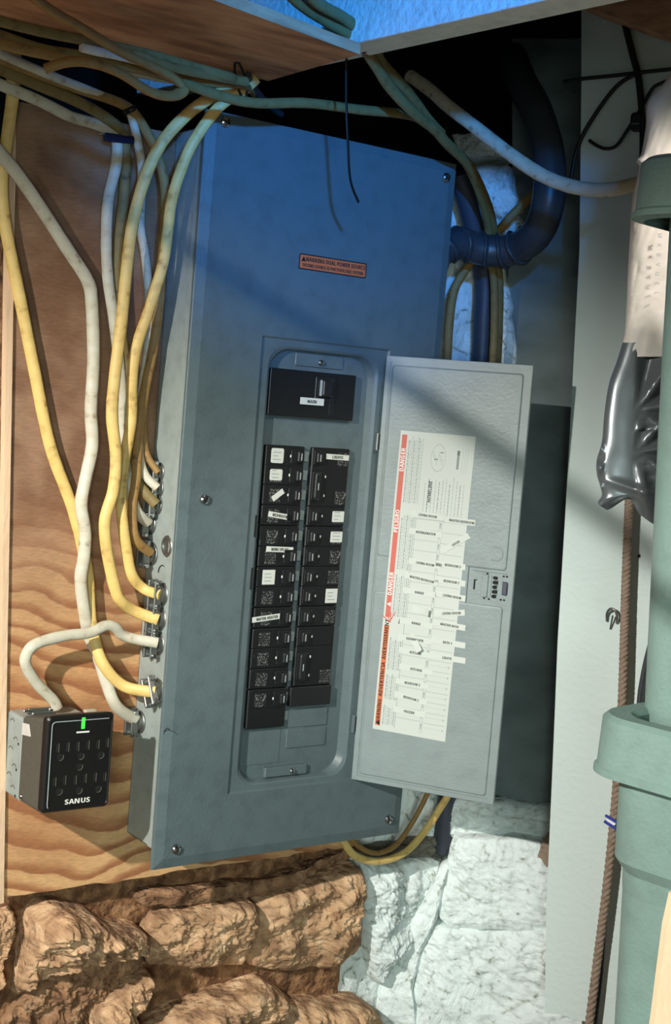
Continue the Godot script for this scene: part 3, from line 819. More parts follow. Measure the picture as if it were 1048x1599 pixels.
	var hz := dl(672, 768)
	words("sheet_print", "HOMELINE", 0.0036, M.ink, D, Vector3(hz.x, hz.y, 0.0024), rot_up, 1.0, "Droid Sans", true)
	for k in 4:
		var w := dl(604 + k * 3.6, 966 - k * 1.5)
		obj("red_burst", box_mesh(-0.0005, 0.0005, -0.006, 0.006, 0.0, 0.0001, 0.00002, 0.0001), M.red_print, D, Vector3(w.x, w.y, 0.0024), Basis(Vector3(0, 0, 1), 0.9 - k * 0.45))
	var wt := dl(626, 969)
	sign_triangle("hazard_symbol", 0.006, M.ink, D, Vector3(wt.x, wt.y, 0.0024), Basis(Vector3(0, 0, 1), 0.3))
	# paper tapes with room names
	var rows := [["LIVING ROOM", 669, 805, 0], ["REFRIGERATOR", 666, 832, 0], ["LIVING ROOM", 665, 880, 0], ["MASTER BEDROOM", 660, 904, 0], ["RANGE", 656, 925, 0], ["RANGE", 651, 973, 0], ["DISHWASHER", 649, 998, 0], ["KITCHEN", 650, 1019, 0], ["KITCHEN", 651, 1045, 0], ["BEDROOM 2", 645, 1067, 0], ["BEDROOM 2", 643, 1090, 0], ["FREEZER", 640, 1111, 0],
		["MASTER BEDROOM", 722, 814, 1], ["DRYER", 713, 848, 2], ["BEDROOM 3", 708, 883, 1], ["BEDROOM 2", 706, 908, 1], ["LIVING ROOM", 707, 931, 1], ["LIVING ROOM", 706, 957, 3], ["MASTER BATH", 703, 976, 1], ["BATH 1", 700, 1003, 1], ["LIGHTS", 699, 1027, 1]]
	var n := 0
	for q in rows:
		var w := dl(q[1], q[2])
		var tilt := -0.035 + 0.02 * sin(n * 2.3)
		if q[3] == 2: tilt = 0.62
		elif q[3] == 3: tilt = 0.16
		elif n == 3 or n == 10: tilt = -0.11
		n += 1
		var T := base("name_tape", Vector3(w.x, w.y, 0.0023 + 0.00005 * (n % 3)), Basis(Vector3(0, 0, 1), tilt), D)
		var e := dl(728 if q[3] == 1 else (727 if q[3] == 3 else q[1] + 26), q[2] + 3).x - w.x
		if q[0] == "MASTER BEDROOM" and q[3] == 1: e = dl(743, 818).x - w.x
		if q[3] == 2: e = 0.019
		obj("tape", box_mesh(-0.0215 if q[3] != 2 else -0.022, e, -0.0036, 0.0036, 0.0, 0.0003, 0.0001, 0.0003), M.paper, T)
		words("tape_print", q[0], 0.003, M.ink, T, Vector3(0, -0.0002, 0.0005), Basis(), 0.84, "Droid Sans", true)
	# curled tape ends
	for q in [[658, 953, 0.3], [650, 1003, -0.5]]:
		var w := dl(q[0], q[1])
		s = st()
		grid(s, 10, 2, func(u, v): return Vector3((u - 0.5) * 0.024, (v - 0.5) * 0.008, 0.0026 + 0.009 * u * u - 0.003 * u))
		obj("curled_tape", s, M.paper, D, Vector3(w.x, w.y, 0), Basis(Vector3(0, 0, 1), q[2] - 0.4))
func clamp_on(P: Node, at: Vector3, b: Basis, k: float, turn: float):
	var C := base("cable_connector", at, b * Basis(Vector3(0, 0, 1), turn) * Basis.from_scale(Vector3.ONE * k), P)
	var s := st()
	loft(s, [loop_c(0.0135, -0.001, 22), loop_c(0.0135, 0.0016, 22), loop_c(0.0128, 0.0024, 22), loop_c(0.0105, 0.0026, 22), loop_c(0.0102, 0.006, 22), loop_c(0.0075, 0.0062, 22)])
	obj("flange", s, M.zinc, C)
	s = st()
	rbox(s, -0.0085, -0.0045, -0.0165, 0.0165, 0.004, 0.017, 0.0008, 0.002)
	obj("saddle", s, M.zinc, C)
	s = st()
	rbox(s, 0.0045, 0.0072, -0.0165, 0.0165, 0.006, 0.015, 0.0008, 0.002)
	obj("strap", s, M.zinc, C)
	for e in [-1, 1]:
		s = st()
		var T := Transform3D(Basis(Vector3(0, 1, 0), PI * 0.5), Vector3(0.0072, e * 0.0128, 0.0105))
		loft(s, [loop_c(0.0014, -0.017, 10), loop_c(0.0014, 0.0, 10)], true, false, T)
		loft(s, [loop_c(0.0031, 0.0, 14), loop_c(0.0031, 0.0012, 14), loop_c(0.0022, 0.0024, 14)], true, true, T)
		obj("clamp_screw", s, M.screw_metal, C)

# ---------------------------------------------------------------- cables
func cable(label: String, pts: Array, ra: float, rb: float, m: Material, called := "cable", category := "cable", group := "", face := Vector3(-0.5, 0, 0.85)) -> Node:
	var p: Array = []
	for q in pts:
		if q.size() == 4: p.append(px(q[0], q[1], q[2]))      # fourth entry marks an end on the panel's side
		else: p.append(pz(q[0], q[1], q[2]))
	var s := st()
	tube(s, smooth_path(p, 7), ra * 1.08, rb * 1.05, face.normalized(), 12, 0.05)
	return tag(obj(called, s, m), label, category, group)
func build_cables():
	var ye: Material = M.yellow_sheath
	var oy: Material = M.old_yellow_sheath
	var ol: Material = M.olive_sheath
	var wh: Material = M.white_sheath
	var a := 0.0062
	var b := 0.0038
	cable("yellow cable nearest the left edge, running down to the second lowest connector", [[24, 60, -0.06], [20, 145, -0.064], [10, 225, -0.066], [3, 285, -0.068], [8, 350, -0.068], [28, 450, -0.068], [52, 570, -0.069], [78, 695, -0.069], [112, 790, -0.069], [129, 855, -0.069], [138, 905, -0.068], [141, 955, -0.066], [148, 1000, -0.06], [163, 1040, -0.05], [195, 1072, -0.042], [243, 1081, -0.004, 1]], a, b, ye)
	cable("thick old white cable hanging down over the left plywood to the lowest connector", [[-40, 190, -0.05], [0, 240, -0.054], [28, 273, -0.058], [62, 322, -0.06], [108, 393, -0.062], [136, 437, -0.062], [143, 470, -0.062], [146, 560, -0.06], [142, 640, -0.06], [144, 695, -0.06], [133, 750, -0.058], [127, 788, -0.057], [133, 830, -0.057], [131, 870, -0.057], [126, 905, -0.06], [131, 950, -0.063], [139, 992, -0.067], [152, 1020, -0.066], [166, 1065, -0.062], [182, 1103, -0.055], [212, 1124, -0.004, 1]], 0.0066, 0.0042, wh)
	cable("short white cable arching from the outlet box to the panel side", [[90, 1106, -0.045], [82, 1092, -0.045], [60, 1070, -0.044], [43, 1045, -0.042], [40, 1026, -0.04], [55, 1006, -0.038], [100, 993, -0.036], [140, 988, -0.034], [165, 977, -0.033], [180, 980, -0.033], [196, 994, -0.034], [246, 1004, -0.004, 1]], 0.0058, 0.0042, wh)
	cable("bright yellow cable sweeping from the tie above the panel down to the third connector", [[392, 118, 0.02], [375, 131, 0.015], [330, 152, 0.0], [290, 181, -0.012], [252, 224, -0.02], [226, 280, -0.026], [207, 350, -0.03], [198, 420, -0.034], [190, 500, -0.036], [179, 590, -0.036], [175, 650, -0.036], [181, 712, -0.036], [177, 765, -0.036], [164, 812, -0.036], [167, 860, -0.036], [180, 920, -0.034], [190, 940, -0.034], [212, 955, -0.035], [247, 968, -0.004, 1]], a, b, ye)
	cable("yellow cable curving along the panel corner, second from the panel side", [[400, 122, 0.026], [381, 140, 0.02], [342, 167, 0.006], [303, 220, -0.004], [281, 270, -0.012], [268, 315, -0.02], [262, 360, -0.026], [255, 410, -0.03], [234, 480, -0.034], [213, 543, -0.04], [206, 600, -0.044], [205, 655, -0.046], [194, 720, -0.046], [189, 760, -0.046], [190, 800, -0.045], [198, 860, -0.043], [206, 898, -0.041], [224, 919, -0.041], [250, 929, -0.004, 1]], 0.0058, b, ye)
	cable("dull yellow cable crossing behind the bright one near the panel top corner", [[-30, 80, -0.04], [40, 108, -0.045], [120, 138, -0.05], [185, 160, -0.054], [212, 180, -0.056], [236, 220, -0.057], [251, 258, -0.056], [258, 300, -0.054], [257, 360, -0.052], [253, 410, -0.051], [249, 470, -0.052], [240, 540, -0.054], [226, 610, -0.056], [216, 680, -0.056], [213, 745, -0.054], [207, 790, -0.052], [211, 840, -0.047], [236, 864, -0.004, 1]], 0.0052, 0.0034, oy)
	cable("pale white cable through the blue clip, left strand beside the plywood", [[-30, 118, -0.05], [0, 132, -0.052], [60, 157, -0.056], [110, 182, -0.06], [150, 194, -0.062], [175, 207, -0.064], [183, 225, -0.065], [181, 260, -0.065], [169, 312, -0.066], [166, 380, -0.066], [169, 440, -0.066], [178, 500, -0.066], [185, 560, -0.066], [190, 625, -0.066], [192, 690, -0.065], [200, 750, -0.062], [212, 795, -0.056], [232, 817, -0.004, 1]], 0.0058, 0.0038, wh)
	cable("olive cable through the blue clip, beside the pale white strand", [[-30, 96, -0.044], [0, 108, -0.046], [60, 133, -0.05], [130, 163, -0.054], [178, 193, -0.058], [193, 216, -0.063], [196, 260, -0.065], [192, 320, -0.066], [185, 380, -0.066], [184, 440, -0.066], [190, 520, -0.067], [198, 600, -0.067], [201, 690, -0.066], [214, 750, -0.062], [244, 788, -0.004, 1]], 0.0058, 0.0036, ol)
	cable("second pale white cable dropping behind the bright yellow sweep", [[-30, 70, -0.03], [60, 110, -0.04], [140, 142, -0.05], [190, 163, -0.056], [203, 176, -0.058], [213, 212, -0.06], [221, 258, -0.062], [221, 300, -0.064], [219, 350, -0.064], [226, 395, -0.064], [231, 440, -0.063], [233, 490, -0.062], [231, 535, -0.062], [224, 590, -0.062], [217, 640, -0.062], [217, 700, -0.06], [226, 740, -0.056], [246, 762, -0.004, 1]], 0.0046, 0.0032, wh)
	cable("thin tan cable close against the panel side behind the others", [[262, 330, -0.058], [258, 400, -0.06], [250, 470, -0.062], [241, 530, -0.064], [232, 590, -0.065], [224, 650, -0.064], [228, 705, -0.058], [247, 738, -0.004, 1]], 0.0036, 0.003, oy)
	# overhead runs
	cable("tan cable folded in a hairpin loop under the overhead plank", [[-40, -90, 0.26], [57, 0, 0.22], [133, 47, 0.19], [187, 80, 0.17], [250, 110, 0.15], [277, 127, 0.145], [285, 141, 0.145], [268, 150, 0.15], [234, 143, 0.16], [187, 114, 0.165], [143, 98, 0.165], [104, 97, 0.16], [70, 108, 0.15]], 0.0062, 0.0042, oy, "cable", "cable", "", Vector3(0, 1, 0.6))
	cable("tan cable running along the plank and over the panel's top edge", [[-30, 45, 0.1], [60, 76, 0.1], [130, 88, 0.1], [187, 99, 0.095], [260, 116, 0.085], [300, 134, 0.075], [345, 150, 0.07], [400, 161, 0.065], [480, 161, 0.06], [560, 171, 0.055], [640, 180, 0.05], [672, 197, 0.045], [694, 218, 0.04], [727, 254, 0.02], [751, 308, -0.01], [762, 352, -0.03], [765, 400, -0.04], [772, 440, -0.045], [772, 520, -0.05], [768, 600, -0.05]], 0.0052, 0.004, ol)
	for q in [["olive cable topmost of the bundle under the plank at the left", [[-30, 25, 0.14], [60, 48, 0.13], [150, 66, 0.115], [230, 84, 0.1], [300, 104, 0.085], [372, 126, 0.06], [400, 150, -0.03], [418, 168, -0.1]]], ["tan cable lowest of the bundle under the plank at the left", [[-30, 60, 0.11], [40, 78, 0.105], [110, 92, 0.1], [180, 106, 0.09], [250, 120, 0.08], [320, 128, 0.065], [376, 131, 0.05]]], ["brownish cable in the middle of the bundle under the plank", [[205, 86, 0.12], [225, 90, 0.12], [258, 102, 0.11], [300, 112, 0.09], [350, 122, 0.07], [385, 128, 0.06]]]]:
		cable(q[0], q[1], 0.0048, 0.0036, oy if q[0].begins_with("tan") else ol)
	cable("short length of white cable glimpsed among the tan overhead cables", [[126, 74, 0.12], [155, 81, 0.118], [190, 88, 0.112], [235, 100, 0.1]], 0.0042, 0.0035, wh)
	cable("gray cable stub dropping behind the top edge of the panel", [[386, 118, 0.03], [398, 140, 0.0], [415, 160, -0.03], [438, 178, -0.06]], 0.0045, 0.0045, M.conduit_gray)
	cable("olive cable from the ceiling joist down past the panel's top right corner, left strand", [[420, -50, 0.24], [462, 0, 0.2], [510, 33, 0.17], [556, 60, 0.15], [584, 98, 0.13], [610, 138, 0.11], [648, 178, 0.09], [676, 200, 0.07], [700, 226, 0.05], [733, 260, 0.02], [757, 308, -0.01], [769, 350, -0.03], [774, 400, -0.045], [779, 440, -0.05], [778, 520, -0.055], [774, 600, -0.055]], 0.006, 0.0042, ol)
	cable("olive cable from the ceiling joist down past the panel's top right corner, right strand", [[455, -50, 0.24], [490, 0, 0.2], [535, 27, 0.17], [568, 51, 0.15], [585, 68, 0.14], [596, 98, 0.12], [634, 140, 0.1], [668, 186, 0.07], [690, 210, 0.055]], 0.006, 0.0042, ol)
	cable("yellow cable slanting behind the gray conduit beside the panel", [[840, 296, -0.02], [828, 308, -0.03], [800, 336, -0.045], [776, 364, -0.055], [750, 393, -0.06], [728, 420, -0.065], [710, 452, -0.07], [702, 500, -0.075], [698, 570, -0.08]], 0.0055, 0.004, oy)
	cable("thick old cloth-covered white cable crossing in front of the gray conduit", [[640, 118, -0.02], [672, 141, 0.02], [700, 166, 0.05], [740, 197, 0.09], [790, 236, 0.14], [840, 270, 0.18], [885, 289, 0.21], [935, 297, 0.24], [985, 290, 0.27], [1040, 270, 0.3]], 0.0075, 0.0065, M.cloth_sheath)
	cable("yellow cable looping below the panel's bottom right corner", [[520, 1285, -0.05], [540, 1320, -0.05], [556, 1337, -0.05], [582, 1345, -0.05], [612, 1341, -0.05], [640, 1325, -0.05], [668, 1292, -0.05], [686, 1264, -0.05], [702, 1235, -0.05], [715, 1180, -0.06]], 0.0048, 0.0036, ye)
	cable("dusty tan cable in the shade inside the yellow loop below the panel", [[535, 1290, -0.065], [556, 1318, -0.065], [584, 1332, -0.065], [612, 1324, -0.065], [634, 1300, -0.065], [655, 1265, -0.065], [670, 1232, -0.065], [680, 1190, -0.065]], 0.0034, 0.003, oy)
	# ties
	var s := st()
	tube(s, smooth_path([pz(560, 60, 0.165), pz(543, 72, 0.14), pz(541, 150, 0.125), pz(543, 215, 0.12), pz(547, 280, 0.112), pz(560, 316, 0.105)], 5), 0.0017, 0.0008, Vector3(0, 0, 1), 8)
	tag(obj("cable_tie", s, M.black_sheath), "black cable tie whose long tail hangs in front of the panel top", "cable tie")
	s = st()
	var c := pz(570, 57, 0.15)
	for k in 1:
		var ring: Array = []
		for i in 13: ring.append(c + CB * Vector3(cos(i * TAU / 12) * 0.006, sin(i * TAU / 12) * 0.014, sin(i * TAU / 12 + 0.6) * 0.008))
		tube(s, smooth_path(ring, 3), 0.0016, 0.0016, Vector3(0, 1, 0), 8)
	tag(obj("cable_tie", s, M.black_sheath), "black tie ring binding the olive cables at the joist", "cable tie")
	var bt := base("cable_tie", pz(581, 48, 0.15))
	tag(bt, "small blue plastic tie end at the joist by the olive cables", "cable tie")
	obj("strap", box_mesh(-0.006, 0.008, -0.0025, 0.0025, -0.001, 0.001, 0.0005, 0.001), M.blue_plastic, bt, Vector3.ZERO, Basis(Vector3(0, 0, 1), 0.4))
	obj("buckle", box_mesh(-0.003, 0.003, -0.004, 0.004, -0.002, 0.002, 0.0006, 0.001), M.blue_plastic, bt, Vector3(0.006, -0.001, 0), Basis(Vector3(0, 0, 1), -0.6))
	s = st()
	var c2 := pz(376, 126, 0.035)
	var ring2: Array = []
	for i in 13: ring2.append(c2 + CB * Vector3(cos(i * TAU / 12) * 0.005 - sin(i * TAU / 12) * 0.003, sin(i * TAU / 12) * 0.014, sin(i * TAU / 12) * 0.02))
	tube(s, smooth_path(ring2, 3), 0.0014, 0.0014, Vector3(0, 1, 0), 8)
	tag(obj("cable_tie", s, M.black_sheath), "black tie ring round the yellow cables above the panel's left top corner", "cable tie")
	var bc := base("cable_clip", pz(187, 216, -0.058))
	tag(bc, "dark blue plastic clip nailed over the pale cables on the plywood", "cable clip")
	obj("saddle", box_mesh(-0.0175, 0.0185, -0.0045, 0.0045, -0.006, 0.0, 0.001, 0.002), M.navy_plastic, bc, Vector3.ZERO, Basis(Vector3(0, 0, 1), 0.06))
	obj("rib", box_mesh(-0.012, 0.008, -0.0012, 0.0012, 0.0, 0.0012, 0.0004, 0.0006), M.navy_plastic, bc)
	obj("nail", box_mesh(-0.024, -0.0165, 0.0025, 0.004, -0.003, -0.0015, 0.0005, 0.0007), M.screw_metal, bc, Vector3.ZERO, Basis(Vector3(0, 0, 1), 0.1))
	var st2 := base("cable_clip", pz(203, 172, -0.05))
	tag(st2, "black staple holding cables where they bend down by the plywood top", "cable clip")
	obj("bridge", box_mesh(-0.008, 0.008, -0.003, 0.003, -0.008, 0.001, 0.001, 0.002), M.black_sheath, st2, Vector3.ZERO, Basis(Vector3(0, 0, 1), 0.6))
	obj("nail", box_mesh(-0.001, 0.004, -0.001, 0.001, 0.001, 0.002, 0.0004, 0.0005), M.screw_metal, st2, Vector3.ZERO, Basis(Vector3(0, 0, 1), 0.6))
	# conduit leaving the panel, with its ribbed sleeve, and the pipe in the corner
	var cb := base("flexible_conduit")
	tag(cb, "gray ribbed flexible conduit bending up from the panel's right side", "conduit")
	var path := smooth_path([Vector3(0.35, 0.737, -0.035), pz(712, 381, -0.035), pz(760, 391, -0.02), pz(805, 388, 0.01), pz(840, 362, 0.05), pz(857, 310, 0.07), pz(856, 240, 0.06), pz(838, 175, 0.03), pz(815, 130, -0.02), pz(800, 90, -0.08)], 10)
	s = st()
	tube(s, path, 0.0205, 0.0205, Vector3(0, 0, 1), 24)
	obj("sleeve", s, M.conduit_gray, cb)
	s = st()
	var hel: Array = []
	for i in range(2, 34):
		var f0 := path[i]
		var tg := (path[i + 1] - path[i - 1]).normalized()
		var u := tg.cross(Vector3(0, 0.2, 1)).normalized()
		var v := tg.cross(u)
		for k in 6:
			var an := TAU * (i - 2 + k / 6.0) / 6.0 * 1.0
			var f1 := path[i].lerp(path[i + 1], k / 6.0)
			hel.append(f1 + (u * cos(an) + v * sin(an)) * 0.0203)
	tube(s, PackedVector3Array(hel), 0.0042, 0.0022, Vector3(0, 0, 1), 6)
	obj("spiral_rib", s, M.conduit_gray, cb)
	s = st()
	loft(s, [loop_c(0.026, -0.004, 24), loop_c(0.026, 0.004, 24), loop_c(0.023, 0.006, 24), loop_c(0.023, 0.012, 24)], true, true, Transform3D(Basis(Vector3(0, 1, 0), PI * 0.5), Vector3(0.36, 0.737, -0.035)))
	obj("hub", s, M.zinc, cb)
	s = st()
	tube(s, smooth_path([pz(718, 270, -0.06), pz(734, 330, -0.065), pz(748, 390, -0.07), pz(757, 440, -0.075), pz(755, 500, -0.078), pz(752, 560, -0.08), pz(742, 700, -0.082), pz(724, 900, -0.082), pz(706, 1150, -0.082), pz(690, 1330, -0.085)], 8), 0.0135, 0.0135, Vector3(0, 0, 1), 20)
	tag(obj("pipe", s, M.pipe_gray), "smooth dark gray pipe standing behind the open panel door", "pipe")

# ---------------------------------------------------------------- outlet box on the plywood
func build_outlet():
	var O := base("outlet_box", Vector3(-0.116, 0.0, 0.0))
	tag(O, "black six-outlet surge unit on a gray metal box, left of the panel", "outlet")
	var s := st()
	loft(s, [loop_rr(-0.0385, 0.0385, 0.088, 0.18, 0.004, WOOD_Z, 4), loop_rr(-0.0385, 0.0385, 0.088, 0.18, 0.004, -0.036, 4), loop_rr(-0.037, 0.037, 0.0895, 0.1785, 0.003, -0.034, 4)])
	obj("metal_box", s, M.box_paint, O)
	for q in [[0.168, -0.062], [0.15, -0.05], [0.137, -0.062], [0.12, -0.05], [0.108, -0.062], [0.096, -0.05]]:
		s = st()
		var arc: Array = []
		for k in 7: arc.append(Vector3(-0.0387, q[0] + sin(0.6 + k * 0.35) * 0.006, q[1] + cos(0.6 + k * 0.35) * 0.006))
		tube(s, smooth_path(arc, 2), 0.0005, 0.0005, Vector3(1, 0, 0), 6)
		obj("knockout_mark", s, M.zinc, O)
	for q in [[0.15, -0.043], [0.121, -0.044], [0.092, -0.043]]:
		obj("mount_hole", box_mesh(-0.0389, -0.0383, q[0] - 0.0014, q[0] + 0.0014, q[1] - 0.0014, q[1] + 0.0014, 0.0001, 0.0008), M.slot_dark, O)
	s = st()
	loft(s, [loop_rr(-0.0385, 0.0385, 0.09, 0.183, 0.004, -0.034, 4), loop_rr(-0.0385, 0.0385, 0.09, 0.188, 0.004, -0.01, 4), loop_rr(-0.0385, 0.0385, 0.0915, 0.1935, 0.004, 0.02, 4)])
	obj("unit_body", s, M.outlet_dusty, O)
	s = st()
	loft(s, [loop_rr(-0.039, 0.039, 0.0915, 0.196, 0.005, 0.018, 4), loop_rr(-0.039, 0.039, 0.0925, 0.197, 0.005, 0.026, 4), loop_rr(-0.037, 0.037, 0.0945, 0.195, 0.004, 0.0285, 4), loop_rr(-0.0335, 0.0365, 0.096, 0.191, 0.004, 0.0285, 4), loop_rr(-0.0328, 0.0358, 0.0967, 0.1903, 0.003, 0.0278, 4)])
	obj("front_face", s, M.outlet_black, O)
	s = st()
	var pth := PackedVector3Array()
	for v in loop_rr(-0.0333, 0.0363, 0.097, 0.1907, 0.004, 0.0287, 4).p: pth.append(v)
	var half := PackedVector3Array()
	for i in range(4, 13): half.append(pth[i])
	tube(s, half, 0.0006, 0.0005, Vector3(0, 0, 1), 6)
	obj("face_rim", s, M.gray_print, O)
	var oz := 0.0278
	for q in [[90, 1168], [105.5, 1166.5], [121, 1165.5], [137, 1163.5], [152.5, 1162.5], [167, 1160], [85, 1221], [100.5, 1218.5], [117, 1218], [132.5, 1215.5], [148, 1214], [163, 1213]]:
		var w := pz(q[0], q[1], oz)
		var S := base("plug_slot", Vector3(w.x + 0.116, w.y, oz), Basis(), O)
		obj("well", box_mesh(-0.0014, 0.0012, -0.0045, 0.0045, -0.0005, 0.0003, 0.0002, 0.0003), M.slot_dark, S)
		obj("lip", box_mesh(0.0012, 0.0019, -0.005, 0.005, -0.0005, 0.0008, 0.0002, 0.0003), M.outlet_dusty, S)
	for q in [[94, 1182], [126, 1180.5], [157, 1179], [124, 1197], [92, 1236], [123, 1234], [153, 1231.5]]:
		var w := pz(q[0], q[1], oz)
		var S := base("ground_hole", Vector3(w.x + 0.116, w.y, oz), Basis(), O)
		s = st()
		loft(s, [loop_c(0.0036, -0.0003, 16), loop_c(0.0036, 0.0003, 16)])
		obj("well", s, M.slot_dark, S)
		s = st()
		var arc: Array = []
		for k in 7: arc.append(Vector3(cos(-1.9 + k * 0.4) * 0.0039, sin(-1.9 + k * 0.4) * 0.0039, 0.0004))
		tube(s, smooth_path(arc, 2), 0.0005, 0.0004, Vector3(0, 0, 1), 6)
		obj("lip", s, M.outlet_dusty, S)
	var w := pz(130, 1129, oz)
	obj("indicator_light", box_mesh(-0.0021, 0.0021, -0.0062, 0.0062, 0.0, 0.0012, 0.0004, 0.0006), M.led_green, O, Vector3(w.x + 0.116, w.y, oz))
	w = pz(129.5, 1143, oz)
	obj("indicator_caption", box_mesh(-0.0075, 0.0075, -0.0009, 0.0009, 0.0, 0.0003, 0.0001, 0.0001), M.white_print, O, Vector3(w.x + 0.116, w.y, oz), Basis(Vector3(0, 0, 1), -0.01))
	w = pz(120.5, 1250, oz)
	words("logo", "SANUS", 0.0054, M.logo_white, O, Vector3(w.x + 0.116, w.y, 0.0287), Basis(), 1.25, "Droid Sans", true)
	s = st()
	loft(s, [loop_c(0.0031, 0.0, 14), loop_c(0.0031, 0.0015, 14), loop_c(0.002, 0.0028, 14)], true, true, Transform3D(Basis(Vector3(0, 1, 0), -PI * 0.5), Vector3(-0.0385, 0.0965, -0.025)))
	obj("clamp_screw", s, M.screw_metal, O)
	w = px(98, 1100, -0.13)
	var C := base("cable_connector", Vector3(-0.012, 0.1795, -0.052), Basis(), O)
	obj("collar", box_mesh(-0.013, 0.013, 0.0, 0.005, -0.010, 0.010, 0.001, 0.003), M.zinc, C)
	obj("strap", box_mesh(-0.016, 0.012, 0.004, 0.0085, 0.003, 0.0065, 0.001, 0.001), M.zinc, C)
	obj("strap_screw", box_mesh(-0.022, -0.012, 0.0045, 0.0075, 0.004, 0.0075, 0.001, 0.0012), M.screw_metal, C)
	obj("strap_screw", box_mesh(0.008, 0.017, 0.0045, 0.0075, 0.004, 0.0075, 0.001, 0.0012), M.screw_metal, C)
	obj("wire_nut", box_mesh(0.018, 0.033, 0.0055, 0.0095, 0.012, 0.02, 0.0018, 0.003), M.cloth_sheath, O, Vector3(0, 0.184, -0.02))
	# the chipped corner of the unit, a bent metal ear
	s = st()
	slab(s, [Vector3(-0.0395, 0.163, -0.034), Vector3(-0.0395, 0.166, -0.012), Vector3(-0.0395, 0.178, -0.018), Vector3(-0.0395, 0.176, -0.034)], Vector3(-1, 0, 0), 0.001)
	obj("bent_ear", s, M.bag_paper, O)

